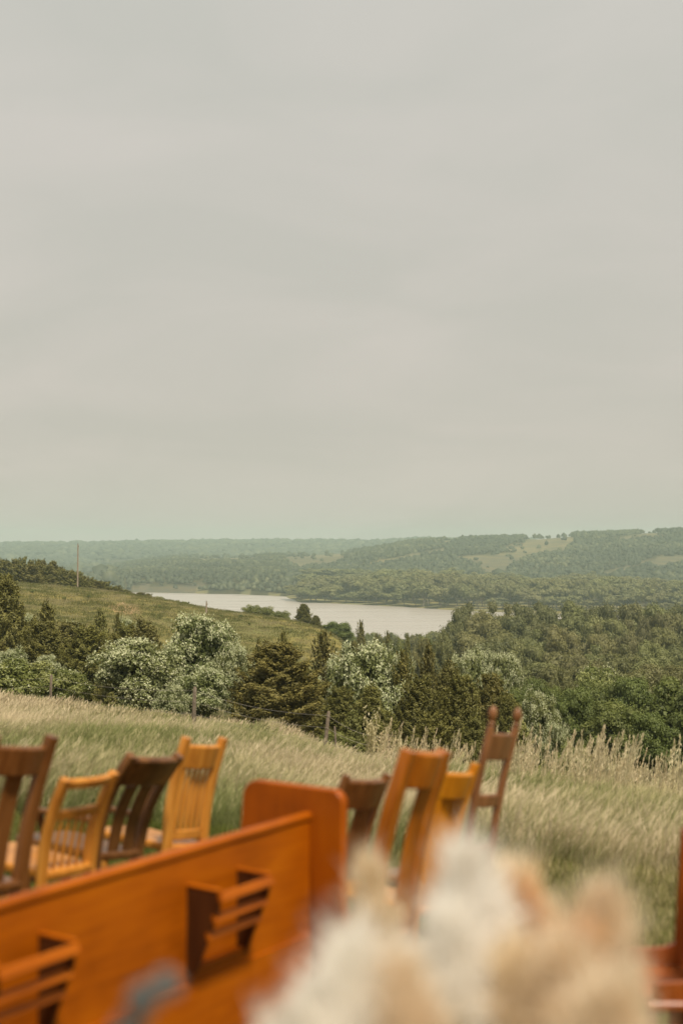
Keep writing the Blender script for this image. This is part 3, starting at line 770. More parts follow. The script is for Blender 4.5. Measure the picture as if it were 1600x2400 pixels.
# cottonwoods on the wooded point across the water
pt_top = curve([(670, 1398), (700, 1362), (760, 1350), (800, 1362), (850, 1348), (950, 1342), (1060, 1346), (1100, 1352), (1250, 1358), (1400, 1352), (1620, 1368)])
for (doff, n_, vo, w0) in [(22, 46, 18, 44), (60, 46, 8, 50), (110, 44, 2, 52), (170, 40, -2, 54), (300, 42, -2, 52), (420, 40, -6, 48)]:
    for i in range(n_):
        u = 690 + (1640 - 690) * (i + random.uniform(.1, .9)) / n_
        ds = -LAKE * F / (float(shore_v(u)) - 1275) + doff + random.uniform(-8, 12)
        if u < 720 and doff > 100: continue
        vt = float(pt_top(u)) + vo + random.uniform(-12, 12)
        if doff == 22 and random.random() < .45: vt += 24
        place('cottonwood', u, vt, w0 * random.uniform(1.0, 1.7), ds,
              (nth(i + 1) + ' hazy cottonwood from the left in the ' + {22: 'row at the water', 60: 'second row from the water', 110: 'third row from the water', 170: 'fourth row from the water', 300: 'fifth row from the water', 420: 'rearmost row'}[doff] + ' across the lake'), group='cottonwoods across the lake')

# ------------------------------------------------------------------ far woods (stuff)
def far_woods(name, label, x, y, size, wide=1.0, seed=0, mat='leaf_far', sub=1):
    import bmesh
    bm = bmesh.new(); bmesh.ops.create_icosphere(bm, subdivisions=sub, radius=1)
    bv = np.array([v.co[:] for v in bm.verts]); bf = np.array([[v.index for v in f.verts] for f in bm.faces]); bm.free()
    keep = bv[bf].mean(1)[:, 2] > -.55; bf = bf[keep]
    used = np.unique(bf); rm = -np.ones(len(bv), int); rm[used] = np.arange(len(used)); bv = bv[used]; bf = rm[bf]
    n = len(x); z = gz(x, y); nv = len(bv)
    R = np.random.default_rng(seed)
    jit = R.uniform(.55, 1.3, (12, nv, 1))
    tp = bv[None] * jit
    pick = R.integers(0, 12, n); rot = R.uniform(0, 6.28, n)
    ca, sa = np.cos(rot)[:, None], np.sin(rot)[:, None]
    Tm = tp[pick]
    sx = (size * wide * R.uniform(.42, .62, n))[:, None]; sz = (size * R.uniform(.45, .6, n))[:, None]
    V = np.stack([(Tm[..., 0] * ca - Tm[..., 1] * sa) * sx + x[:, None], (Tm[..., 0] * sa + Tm[..., 1] * ca) * sx + y[:, None], Tm[..., 2] * sz + (z + size * .45)[:, None]], -1).reshape(-1, 3)
    Fc = (bf[None] + (np.arange(n) * nv)[:, None, None]).reshape(-1, 3)
    tint = np.clip(.42 + wob(x, y, 260) * .45 + wob(y, x, 90) * .25 + R.normal(0, .15, n), 0, 1)
    tint = np.clip(np.repeat(tint, nv) + R.normal(0, .1, n * nv), 0, 1)
    o = link(name, np_mesh(name, V, [Fc], [M[mat]], tint=tint, smooth=False))
    return tag(o, label, 'woodland', kind='stuff')

def scatter(n, u0, u1, d0, d1):
    u = rng.uniform(u0, u1, n); d = np.sqrt(rng.uniform(d0 ** 2, d1 ** 2, n))
    return (u - 800) / F * d, d
def sift(x, y, zlo=-46.2):
    z = gz(x, y); u, v = UV(x, y, z)
    ok = z > zlo
    for poly in OPEN:
        ok &= ~(inpoly(u, v, poly) & (rng.uniform(0, 1, len(x)) > .03))
    ok &= ~((u > 310) & (u < 470 + 40 * wob(x, y, 60)) & (z < -41.2 + 3.5 * wob(x, y, 45)) & (y < 1700) & (rng.uniform(0, 1, len(x)) > .12))
    cl = wob(x, y, 330) + wob(y, x, 120) * .7
    ok &= (cl > -.75)
    return ok
x, y = scatter(12500, 225, 960, 1320, 2750); ok = sift(x, y)
xr, yr = scatter(13500, 900, 1720, 1500, 2900); okr = sift(xr, yr)
xl = np.concatenate([x[ok], xr[okr]]); yl = np.concatenate([y[ok], yr[okr]])
far_woods('hillside_woods', 'dark cedar woods covering the hills beyond the lake', xl, yl, (rng.uniform(3.6, 8.5, len(xl)) + 1.8 * wob(xl, yl, 300)) * np.clip(yl / 2300, .72, 1.1), 1.15, 3)
xs_, ys_ = scatter(420, 670, 1700, 1180, 1700)
oks = gz(xs_, ys_) > -47
far_woods('shore_thicket', 'low hazy thicket filling in under the cottonwoods across the lake', xs_[oks], ys_[oks], rng.uniform(5, 10, oks.sum()), 1.6, 4)
x, y = scatter(5200, -150, 1250, 3300, 4800); ok = (gz(x, y) > -46) 
far_woods('bluff_woods', 'blue green wooded bluffs along the horizon', x[ok], y[ok], rng.uniform(6, 17, ok.sum()), 1.7, 5)
x, y = scatter(900, -150, 260, 1450, 3300); ok = gz(x, y) > -47.4
far_woods('valley_woods', 'hazy woods on the valley floor at the far left', x[ok], y[ok], rng.uniform(8, 14, ok.sum()), 1.6, 6)
for i in range(34):
    u = 770 + i * 9.5 + random.uniform(-4, 4); d = random.uniform(380, 620)
    place(random.choice(['bush', 'olive', 'cedar_small']), u, 1484 + random.uniform(-9, 8) + max(0, (820 - u) * .1), random.uniform(34, 56), d, nth(i + 1) + ' low tree from the left along the near shore of the lake', group='low trees on the near shore', name='shore_tree')

# ------------------------------------------------------------------ grass
def grass_mat(name, ga, gb, ta, tb, thr):
    """blade colour: green to straw by patches of the meadow"""
    m, t, n, l = new_mat(name)
    out = n('ShaderNodeOutputMaterial')
    oi = n('ShaderNodeObjectInfo'); at = n('ShaderNodeAttribute'); at.attribute_name = 'tint'
    nz1 = n('ShaderNodeTexNoise'); nz1.inputs['Scale'].default_value = .23; nz1.inputs['Detail'].default_value = 4
    mpx = n('ShaderNodeMapping'); mpx.inputs['Scale'].default_value = (.8, .45, 0)
    l(oi.outputs['Location'], mpx.inputs[0]); l(mpx.outputs[0], nz1.inputs[0])
    a1 = n('ShaderNodeMath'); a1.operation = 'MULTIPLY_ADD'; a1.inputs[1].default_value = .34
    ct = n('ShaderNodeMapRange'); ct.clamp = False; ct.inputs['From Min'].default_value = .3; ct.inputs['From Max'].default_value = .7; ct.inputs['To Min'].default_value = .14; ct.inputs['To Max'].default_value = .90
    l(nz1.outputs[0], ct.inputs[0]); l(at.outputs['Fac'], a1.inputs[0]); l(ct.outputs[0], a1.inputs[2])
    a2 = n('ShaderNodeMath'); a2.operation = 'MULTIPLY_ADD'; a2.inputs[1].default_value = .12
    l(oi.outputs['Random'], a2.inputs[0]); l(a1.outputs[0], a2.inputs[2])
    cr = n('ShaderNodeValToRGB'); e = cr.color_ramp.elements
    e[0].position = thr - .16; e[0].color = (*ga, 1); e[1].position = thr + .2; e[1].color = (*tb, 1)
    q = e.new(thr - .03); q.color = (*gb, 1); q = e.new(thr + .08); q.color = (*ta, 1)
    l(a2.outputs[0], cr.inputs[0])
    d = n('ShaderNodeBsdfDiffuse'); tr = n('ShaderNodeBsdfTranslucent'); mxs = n('ShaderNodeMixShader'); mxs.inputs[0].default_value = .35
    l(cr.outputs[0], d.inputs[0]); l(cr.outputs[0], tr.inputs[0]); l(d.outputs[0], mxs.inputs[1]); l(tr.outputs[0], mxs.inputs[2])
    l(mxs.outputs[0], out.inputs[0])
    return m
M['grass'] = grass_mat('grass', (.205, .228, .080), (.305, .312, .135), (.46, .40, .22), (.62, .52, .35), .765)
M['turf'] = grass_mat('turf', (.115, .135, .030), (.20, .20, .060), (.31, .27, .12), (.42, .36, .20), .80)
M['hillgrass'] = grass_mat('hillgrass', (.135, .142, .048), (.195, .194, .074), (.26, .235, .108), (.34, .30, .165), .76)

def tuft(name, n, h, w, rad, lean, mat, seed_heads=0):
    Vs, Fs, tn = [], [], []
    for i in range(n):
        r = rad * math.sqrt(random.random()); a = random.uniform(0, 6.28)
        p = np.array([r * math.cos(a), r * math.sin(a), -.03])
        hh = h * random.uniform(.55, 1.15); ww = w * random.uniform(.7, 1.3)
        ln = np.array([lean + random.gauss(0, .16), random.gauss(0, .15), 0])
        sa = random.uniform(0, 3.14); side = np.array([math.cos(sa), math.sin(sa), 0]) * ww
        tv = random.random() * .8
        o = sum(len(x) for x in Vs)
        seg = [(0, 1), (.4, .9), (.75, .6), (1, .06)]
        pts = []
        for s, k_ in seg:
            c = p + np.array([0, 0, hh * (s - .18 * s * s * np.linalg.norm(ln))]) + ln * hh * s * s
            pts += [c - side * k_, c + side * k_]
        Vs.append(np.array(pts))
        for j in range(3): Fs.append((o + 2 * j, o + 2 * j + 1, o + 2 * j + 3, o + 2 * j + 2))
        tn += [tv + .16 * s for s, _ in seg for _2 in (0, 1)]
        if i < seed_heads:                                    # feathery seed head near the tip
            tip = c; dr = unit(ln * 1.6 + np.array([0, 0, .8]))
            for q_ in range(4):
                o = sum(len(x) for x in Vs)
                cc = tip - dr * (q_ * .035 * h / .5) + np.array([random.gauss(0, .006), random.gauss(0, .006), 0])
                sd = np.array([random.gauss(0, 1), random.gauss(0, 1), 0]); sd = sd / np.linalg.norm(sd) * ww * 1.9
                Vs.append(np.array([cc - dr * .045 * h / .5, cc + sd, cc + dr * .05 * h / .5, cc - sd])); Fs.append((o, o + 1, o + 2, o + 3))
                tn += [.95] * 4
    me = np_mesh(name, np.vstack(Vs), [np.array(Fs)], [M[mat]], tint=np.array(tn))
    return bpy.data.objects.new(name, me)

def instancer(name, kinds, x, y, scl, idx, label, cat, zoff=0.0, rotspread=.7):
    """one stuff object: a cloud of points, each carrying one of the given tufts"""
    c = bpy.data.collections.new(name + '_kinds')
    for k_ in kinds: c.objects.link(k_)
    n = len(x); z = gz(x, y) + zoff
    me = bpy.data.meshes.new(name); me.vertices.add(n); me.vertices.foreach_set('co', np.stack([x, y, z], -1).astype(np.float32).ravel())
    def at(nm, ty, key, val): a = me.attributes.new(nm, ty, 'POINT'); a.data.foreach_set(key, val)
    rot = np.stack([rng.normal(0, .06, n), rng.normal(0, .06, n), rng.normal(0, rotspread, n)], -1)
    at('rot', 'FLOAT_VECTOR', 'vector', rot.astype(np.float32).ravel())
    at('scl', 'FLOAT', 'value', scl.astype(np.float32)); at('pick', 'INT', 'value', idx.astype(np.int32))
    o = link(name, me)
    g = bpy.data.node_groups.new(name, 'GeometryNodeTree')
    g.interface.new_socket('Geometry', in_out='INPUT', socket_type='NodeSocketGeometry')
    g.interface.new_socket('Geometry', in_out='OUTPUT', socket_type='NodeSocketGeometry')
    n_ = g.nodes.new; l = g.links.new
    gi = n_('NodeGroupInput'); go = n_('NodeGroupOutput'); ip = n_('GeometryNodeInstanceOnPoints'); ci = n_('GeometryNodeCollectionInfo')
    ci.inputs['Collection'].default_value = c; ci.inputs['Separate Children'].default_value = True; ci.inputs['Reset Children'].default_value = True
    def na(nm, ty): a = n_('GeometryNodeInputNamedAttribute'); a.data_type = ty; a.inputs['Name'].default_value = nm; return a.outputs['Attribute']
    e2r = n_('FunctionNodeEulerToRotation')
    l(na('rot', 'FLOAT_VECTOR'), e2r.inputs[0]); l(e2r.outputs[0], ip.inputs['Rotation'])
    l(na('scl', 'FLOAT'), ip.inputs['Scale']); l(na('pick', 'INT'), ip.inputs['Instance Index'])
    ip.inputs['Pick Instance'].default_value = True
    l(gi.outputs[0], ip.inputs['Points']); l(ci.outputs[0], ip.inputs['Instance']); l(ip.outputs[0], go.inputs[0])
    md = o.modifiers.new('scatter', 'NODES'); md.node_group = g
    return tag(o, label, cat, kind='stuff')

def polar(n, t0, t1, r0, r1):
    t = rng.uniform(t0, t1, n); r = np.sqrt(rng.uniform(r0 ** 2, r1 ** 2, n))
    return t * r, r
bands = [(9.6, 15, 190), (15, 30, 115), (30, 52, 50), (52, 82, 12)]
XS, YS, SC, IX = [], [], [], []
for b, (r0, r1, dens) in enumerate(bands):
    x, y = polar(int(.38 * (r1 ** 2 - r0 ** 2) * dens), -.38, .38, r0, r1)
    edge = 10.5 + .4 * wob(x, y, 2.3) + .5 * wob(x, y, 6)
    ok = y > edge
    x, y = x[ok], y[ok]
    XS.append(x); YS.append(y)
    hgt = .82 + .3 * wob(x, y, 3.1) + .22 * wob(y, x, 8)
    SC.append(hgt * rng.uniform(.75, 1.2, len(x)))
    IX.append((0 if b < 2 else 3) + rng.choice([0, 1, 2], len(x), p=[.45, .3, .25]))
tk = [tuft('tuft_a', 30, .40, .0025, .15, .24, 'grass'), tuft('tuft_b', 26, .50, .0022, .14, .34, 'grass', 8), tuft('tuft_c', 30, .33, .0029, .17, .20, 'grass', 3),
      tuft('tuft_d', 28, .42, .0048, .24, .26, 'grass'), tuft('tuft_e', 24, .52, .0042, .22, .34, 'grass', 8), tuft('tuft_f', 28, .36, .0055, .26, .20, 'grass', 3)]
instancer('meadow_grass', tk, np.concatenate(XS), np.concatenate(YS), np.concatenate(SC), np.concatenate(IX), 'long windblown meadow grass, green and straw, running down to the fence', 'grass')
x, y = polar(23000, -.42, .42, 1.2, 11.8)
instancer('mown_grass', [tuft('turf_a', 24, .085, .0030, .07, .1, 'turf'), tuft('turf_b', 20, .12, .0028, .07, .2, 'turf')], x, y, rng.uniform(.6, 1.3, len(x)), rng.choice([0, 1], len(x), p=[.7, .3]), 'short trampled grass under the chairs', 'grass', rotspread=2)
x, y = polar(12000, -.30, .012, 165, 300)
instancer('hill_grass', [tuft('hillgrass_a', 16, .32, .035, .8, .2, 'hillgrass'), tuft('hillgrass_b', 14, .45, .03, .7, .3, 'hillgrass')], x, y, rng.uniform(.6, 1.3, len(x)), rng.choice([0, 1], len(x), p=[.8, .2]), 'short grass on the round hill with the poles', 'grass')
x, y = polar(2500, .14, .34, 58, 96)
instancer('dip_grass', [tuft('dipgrass_a', 18, .25, .012, .35, .2, 'turf')], x, y, rng.uniform(.7, 1.3, len(x)), np.zeros(len(x)), 'green grass under the trees in the dip at right', 'grass')

M['straw'] = leaf_mat('straw', (.36, .30, .155), (.53, .45, .25), (.66, .57, .37), .4)
# tall seed stalks along the crest
def stalk(name, h, head):
    Vs, Fs, tn = [], [], []
    def quad(a, b, c, d, t):
        o = sum(len(q) for q in Vs); Vs.append(np.array([a, b, c, d])); Fs.append((o, o + 1, o + 2, o + 3)); tn.extend([t] * 4)
    for s in range(random.choice([1, 2])):
        bx = np.array([random.gauss(0, .04), random.gauss(0, .04), 0.]); ln = np.array([random.uniform(.02, .22), random.gauss(0, .07), 0])
        pts = [bx + np.array([0, 0, h * q]) + ln * h * q * q for q in (0, .35, .7, 1)]
        for a, b in zip(pts[:-1], pts[1:]):
            for sd in (np.array([.0035, 0, 0]), np.array([0, .0035, 0])): quad(a - sd, a + sd, b + sd, b - sd, .75)
        for q in range(26):
            f = random.uniform(1 - head, 1.02); c = bx + np.array([0, 0, h * f]) + ln * h * f * f
            wv = .035 * math.sin(math.pi * min(1, (f - (1 - head)) / head + .15)) + .006
            c = c + np.array([random.gauss(0, wv * .5), random.gauss(0, wv * .5), 0]); dr = np.array([random.gauss(.2, .3), random.gauss(0, .3), 1.]) * .035
            sd = np.array([random.gauss(0, 1), random.gauss(0, 1), 0]); sd *= .007 / max(np.linalg.norm(sd), .1)
            quad(c - dr, c + sd, c + dr, c - sd, .9)
    return bpy.data.objects.new(name, np_mesh(name, np.vstack(Vs), [np.array(Fs)], [M['straw']], tint=np.array(tn)))
uu = np.concatenate([rng.uniform(1140, 1700, 460), rng.uniform(860, 1240, 190)])
dd = np.concatenate([rng.uniform(17, 30, 460), rng.uniform(22, 34, 190)])
cl = wob(uu, dd * 8, 60) + rng.normal(0, .3, len(uu)); ok = cl > -.25
uu, dd = uu[ok], dd[ok]
instancer('seed_stalks', [stalk('stalk_a', .82, .35), stalk('stalk_b', .98, .3), stalk('stalk_c', .7, .42), stalk('stalk_d', .9, .5)], (uu - 800) / F * dd, dd, rng.uniform(.62, 1.12, len(uu)), rng.integers(0, 4, len(uu)), 'tall straw coloured seed stalks along the crest of the meadow', 'grass')

# dry weed clump in front of the cedars
def dry_weed(u, d, h, label):
    x, y, z = spot(u, d)
    C, Nn, T, t = [], [], [], []
    mb = MB()
    for s in range(9):
        a = random.uniform(0, 6.28); sp = random.uniform(.03, .26)
        tip = Vector((math.cos(a) * sp + .08, math.sin(a) * sp, h * random.uniform(.7, 1)))
        mb.tube([(0, 0, 0), tip * .5 + Vector((0, 0, .05)), tip], [.006, .004, .002], 5)
        for q in range(50):
            f = random.uniform(.45, 1); p = np.array(tip) * f + np.random.default_rng(q + s * 99).normal(0, .035, 3)
            C.append(p); T.append([random.gauss(.1, .3), random.gauss(0, .3), 1]); t.append(random.uniform(.3, 1))
    o = empty('dry_weed', (x, y, z))
    mb.build('stem', M['straw'], o)
    C = np.array(C); n = len(C)
    V, q, tt = rhombi(C, sph(n), np.array(T), np.full(n, .035), np.full(n, .012), np.array(t))
    c = link('seed_head', np_mesh('seed_head', V, [q], [M['straw']], tint=tt), o); c['kind'] = 'stuff'
    tag(o, label, 'weed')
dry_weed(866, 25, 1.25, 'tall feathery dry weed clump above the brown splat chair')
dry_weed(895, 27, .95, 'shorter dry weed clump right of the tall feathery one')

# ------------------------------------------------------------------ fence
fence = empty('wire_fence', spot(455, 30))
tag(fence, 'old wire fence with weathered wooden posts crossing the meadow', 'fence')
base = Vector(fence.location)
posts = [(-170, 52, .06, 1.25, 0), (120, 40, .078, 1.18, .03), (455, 30, .088, 1.12, .02), (756, 26.5, .075, 1.06, .10), (790, 28, .045, .9, -.06), (905, 27, .07, .85, .03)]
tp = []
for i, (u, d, w, h, lean) in enumerate(posts):
    x, y, z = spot(u, d); p = Vector((x, y, z)) - base
    mb = MB()
    prof = [(0, 1.08), (.3, 1.0), (.7, .95), (.97, .9), (1, .55)]
    mb.tube([p + Vector((lean * h * s + .006 * math.sin(s * 5 + i), .01 * math.cos(s * 4 + i), -.1 + (h + .1) * s)) for s, _ in prof], [w / 2 * k_ for _, k_ in prof], 9)
    mb.build('post', M['post_wood'], fence)
    if i != 4: tp.append((p, h, lean))
m, t, n, l = new_mat('fence_wire'); out = n('ShaderNodeOutputMaterial'); p_ = n('ShaderNodeBsdfPrincipled')
nzw = n('ShaderNodeTexNoise'); nzw.inputs['Scale'].default_value = 4; crw = n('ShaderNodeValToRGB'); crw.color_ramp.elements[0].color = (.22, .17, .12, 1); crw.color_ramp.elements[1].color = (.45, .42, .37, 1)
l(nzw.outputs[0], crw.inputs[0]); l(crw.outputs[0], p_.inputs['Base Color']); p_.inputs['Metallic'].default_value = .4; p_.inputs['Roughness'].default_value = .55; l(p_.outputs[0], out.inputs[0])
M['wire'] = m
for f in (.93, .72, .5):
    mb = MB(); pts = []
    for (a, ha, la), (b, hb, lb) in zip(tp[:-1], tp[1:]):
        A = a + Vector((la * ha * f, -.04, ha * f)); B = b + Vector((lb * hb * f, -.04, hb * f))
        for k_ in range(10):
            s = k_ / 10; q = A.lerp(B, s); q.z -= .10 * 4 * s * (1 - s) * (.6 + .5 * f); pts.append(q)
    pts.append(B)
    mb.tube(pts, .0030, 5).build('wire', M['wire'], fence)

# ------------------------------------------------------------------ utility poles
def pole(u, d, vtop, label):
    x, y, z = spot(u, d); h = zv(vtop, d) - z
    o = empty('utility_pole', (x, y, z)); tag(o, label, 'pole', 'wooden poles on the grassy hill')
    MB().tube([(0, 0, -.3), (0.02, 0, h * .5), (0.04, 0, h)], [.17, .145, .11], 10).build('shaft', M['pole_wood'], o)
    MB().tube([(.04, 0, h + .002), (.04, 0, h + .10), (.04, 0, h + .2)], [.05, .06, .03], 8).build('insulator', M['bark'], o)
    MB().tube([(.16, -.05, h - .6), (.20, -.05, h - .5), (.21, -.05, h - .3)], [.03, .05, .03], 8).build('side_insulator', M['bark'], o)
pole(183, 288, 1275, 'tall thin wooden pole on the crest of the grassy hill, left one')
pole(484, 252, 1410, 'shorter looking wooden pole rising behind the blossoming trees')

# ------------------------------------------------------------------ chairs
LA = math.radians(59)
Ldir = Vector((math.cos(LA), math.sin(LA), 0)); Fdir = Vector((-math.sin(LA), math.cos(LA), 0))

def arc_rail(w, z0, z1, y_at, bow, thick, name, mat, root, flare=0.0, k=9):
    """curved crest or back rail, tall section z0..z1, bowed backwards"""
    zc = (z0 + z1) / 2; pts = []; hs = []
    for i in range(k):
        s = -1 + 2 * i / (k - 1)
        pts.append((s * w / 2, y_at(zc) - bow * (1 - s * s) + flare * 0, zc + .0)); hs.append((z1 - z0) * (1 + flare * (1 - abs(s)) * .2))
    slope = (y_at(z1) - y_at(z0)) / (z1 - z0)
    return MB().sweep(pts, hs, thick, (0, slope, 1), .007).build(name, mat, root)

def chair(u, vtop, d, label, mat, w=.40, roll=.13, pitch=.07, seat_h=.45, lean=.20, curve_=.04, post=(.045, .026), crest=(.11, .03), crest_over=0.0, rails=(), spindles=(), splats=(),
          finial=0, arms=False, taper=.9, yaw=0.0, seat_mat=None, ears=0.0, group='mismatched wooden chairs set out in rows', spr=.008, round_post=False):
    # stands tipped with the slope; the middle of the crest comes to (u, vtop) at depth d
    root = empty('wooden_chair')
    tag(root, label, 'chair', group)
    Q = Vector((0, 0, 1)).rotation_difference(Vector((roll, pitch, 1)).normalized()) @ Quaternion((0, 0, 1), LA + yaw)
    root.rotation_mode = 'QUATERNION'; root.rotation_quaternion = Q
    top = P(u, vtop, d); h = .95
    for _ in range(4):
        r_ = top - Q @ Vector((0, -lean * (h - seat_h), h)); r_.z = g1(r_.x, r_.y)
        h = (Q.inverted() @ (top - r_)).z
    root.location = r_
    print('chair', round(h, 3), [round(q, 2) for q in r_])
    rails = [(h - a, h - b) for a, b in rails]
    spindles = [(f, seat_h + .002 if a is None else h - a, h - b) for f, a, b in spindles]
    splats = [(f, w_, seat_h + .002, h - b) for f, w_, b in splats]
    def yb(zz):
        if zz <= seat_h: return -.06 * (1 - zz / seat_h) ** 2
        s = (zz - seat_h) / (h - seat_h)
        return -lean * (h - seat_h) * s - curve_ * math.sin(math.pi * s) * -1 * .5
    def xw(zz): return w / 2 * (taper + (1 - taper) * min(1, max(0, (zz - .0) / h)))
    for sx in (-1, 1):
        zs = [0, .2, seat_h, seat_h + .1, seat_h + (h - seat_h) * .45, seat_h + (h - seat_h) * .72, h + ears - .01, h + ears]
        pts = [(sx * xw(q), yb(min(q, h + ears)), q) for q in zs]
        mb = MB()
        if round_post:
            mb.tube(pts, [post[0] * .42] * 2 + [post[0] * .5] * 5 + [post[0] * .44], 10)
        else:
            mb.sweep(pts, [post[0] * k_ for k_ in (.75, .9, 1, 1, 1, .98, .9, .8)], post[1], (1, 0, 0), .006)
        mb.build('back_post', mat, root)
        if finial:
            q = h + ears + .001; fy = yb(h + ears)
            prof = [(0, .010), (.008, .016), (.016, .010), (.03, .017), (.05, .021), (.07, .015), (.082, .004)]
            MB().tube([(sx * xw(h), fy - .0 * a, q + a) for a, _ in prof], [r * finial for _, r in prof], 12).build('finial', mat, root)
    gap = post[0] * .46 if not crest_over else -crest_over
    if crest:
        arc_rail(2 * (xw(h) - gap), h - crest[0], h - .002, yb, .028, crest[1], 'crest_rail', mat, root)
    for (z0, z1) in rails:
        arc_rail(2 * (xw((z0 + z1) / 2) - post[0] * .46), z0, z1, yb, .012, .02, 'back_rail', mat, root)
    for (fx, z0, z1) in spindles:
        pts = [(fx * xw(q), yb(q) - .010, q) for q in np.linspace(z0, z1, 5)]
        MB().tube(pts, [spr * .75, spr, spr * 1.1, spr, spr * .75], 8).build('spindle', mat, root)
    for (fx, sw, z0, z1) in splats:
        pts = [(fx * xw(q), yb(q) - .014, q) for q in np.linspace(z0, z1, 7)]
        MB().sweep(pts, [sw * k_ for k_ in (.92, .95, .98, 1, 1.02, 1.04, 1.06)], .012, (1, 0, 0), .004).build('splat', mat, root)
    # seat: rounded slab with a soft rim
    ol = []
    for (cx, cy, r, a0) in ((xw(seat_h) - .02, -.005, .03, -90), (w / 2 + .005, .38, .06, 0), (-w / 2 - .005, .38, .06, 90), (-xw(seat_h) + .02, -.005, .03, 180)):
        for q in range(5):
            a = math.radians(a0 + 22.5 * q); ol.append((cx + r * math.cos(a) - (r if cx > 0 else -r) * .6, cy + r * math.sin(a) * 1.0))
    MB().slab(ol, seat_h - .035, seat_h, r=.008).build('seat', seat_mat or mat, root)
    for sx in (-1, 1):
        MB().tube([(sx * (w / 2 - .045), .35, seat_h - .036), (sx * (w / 2 - .035), .365, .25), (sx * (w / 2 - .025), .38, 0)], [.017, .021, .013], 10).build('front_leg', mat, root)
        MB().tube([(sx * (w / 2 - .032), .36, .20), (sx * (xw(.2) - .005), -.03, .20)], .009, 8).build('stretcher', mat, root)
    MB().tube([(-(w / 2 - .035), .365, .26), (w / 2 - .035, .365, .26)], .010, 8).build('stretcher', mat, root)
    if arms:
        for sx in (-1, 1):
            za = seat_h + .13
            MB().sweep([(sx * (xw(za) + .012), yb(za) + .012, za), (sx * (w / 2 + .03), .16, za + .005), (sx * (w / 2 + .025), .33, za - .01), (sx * (w / 2 + .02), .36, za - .035)], [.04, .055, .065, .05], .026, (1, 0, 0), .008).build('arm', mat, root)
            MB().tube([(sx * (w / 2 + .022), .31, za - .018), (sx * (w / 2 + .012), .30, seat_h + .1), (sx * (w / 2 - .02), .29, seat_h)], [.013, .017, .013], 8).build('arm_support', mat, root)
    return root

chair(50, 1746, 5.15, 'dark brown high back chair with one wide splat, cut by the left edge', M['walnut_mid'], w=.30, crest=(.112, .03), splats=[(0, .085, .112)], ears=.035, lean=.08, post=(.055, .04))
chair(212, 1818, 5.55, 'light oak chair with two open back rails and thin spindles', M['oak'], w=.285, crest=(.042, .028), rails=[(.17, .128)], spindles=[(f, None, .168) for f in (-.62, -.31, 0, .31, .62)], lean=.22, post=(.045, .034), taper=.95, roll=.085, pitch=.0)
chair(366, 1770, 6.05, 'dark walnut armchair with deep curved crest and two broad splats', M['walnut'], w=.325, crest=(.140, .036), splats=[(-.32, .075, .138), (.34, .075, .138)], lean=.32, curve_=.08, post=(.05, .04), arms=True, taper=.74, crest_over=.01)
chair(477, 1744, 6.5, 'light golden oak chair with a row of slender spindles', M['oak'], w=.285, crest=(.112, .028), rails=[(.435, .39)], spindles=[(f, .392, .11) for f in (-.72, -.43, -.14, .14, .43, .72)], lean=.06, post=(.046, .038), ears=.03, spr=.011)
chair(858, 1824, 5.75, 'brown chair with a wide crest rail, one broad splat and thin spindle', M['walnut_mid'], w=.33, crest=(.125, .03), splats=[(.30, .115, .123)], spindles=[(-.52, None, .123)], lean=.15, post=(.026, .034), ears=.015)
chair(1000, 1759, 4.9, 'orange brown chair with tall curved back beside the pew end', M['orange_oak'], w=.262, crest=(.130, .036), splats=[(.42, .095, .128)], lean=.10, post=(.058, .046), curve_=.05)
chair(1072, 1808, 5.5, 'amber oak chair with close spindles, half hidden by the orange brown chair', M['oak_gold'], w=.28, crest=(.105, .028), spindles=[(f, None, .103) for f in (-.74, -.5, -.25, 0, .25, .5, .74)], lean=.10, post=(.040, .034), ears=.03, spr=.015)
chair(1180, 1702, 6.0, 'reddish ladder back chair with round finials, standing highest on the right', M['red_brown'], w=.255, crest=None, rails=[(.145, .03), (.345, .29), (.54, .50)], lean=.06, post=(.034, .034), finial=1.0, round_post=True)

# small chair at the right edge, seen from its side
def edge_chair():
    x, y, z = 1.124, 4.44, 0
    root = empty('wooden_chair', (x, y, g1(x, y)), 0)
    tag(root, 'dark reddish chair cut by the right edge behind the plumes', 'chair', 'mismatched wooden chairs set out in rows')
    m_ = M['mahogany']
    s0 = .53
    for yy in (.18, -.18):
        pts = [(.0, yy, 0), (-.01, yy, .25), (-.015, yy, s0), (-.008, yy, s0 + .12), (-.004, yy, s0 + .24), (.004, yy, s0 + .385)]
        MB().sweep(pts, [.05, .06, .075, .07, .066, .062], .036, (1, 0, 0), .008).build('back_post', m_, root)
        MB().slab([(-.04, s0 - .002), (-.035, s0 + .055), (-.05, s0 + .022), (-.085, s0 + .006), (-.195, s0 + .002), (-.195, s0 - .045), (-.04, s0 - .07)][::-1], -.012, .012, axes=lambda a, b, c, q=yy: (a, q + c, b)).build('corner_bracket', m_, root)
        MB().tube([(-.12, yy * .95, 0), (-.13, yy * .9, .25), (-.13, yy * .85, s0 - .081)], [.013, .019, .016], 10).build('front_leg', m_, root)
    MB().slab([(-.215, -.20), (.18, -.19), (.18, .19), (-.215, .20)], s0 - .080, s0 - .050, r=.007).build('seat', m_, root)
    for z0 in (.86, .70):
        MB().sweep([(.004 + (z0 - .66) * .1, -.165, z0), (.02 + (z0 - .66) * .1, 0, z0), (.004 + (z0 - .66) * .1, .165, z0)], .07, .018, (0, 0, 1), .006).build('back_rail', m_, root)
edge_chair()

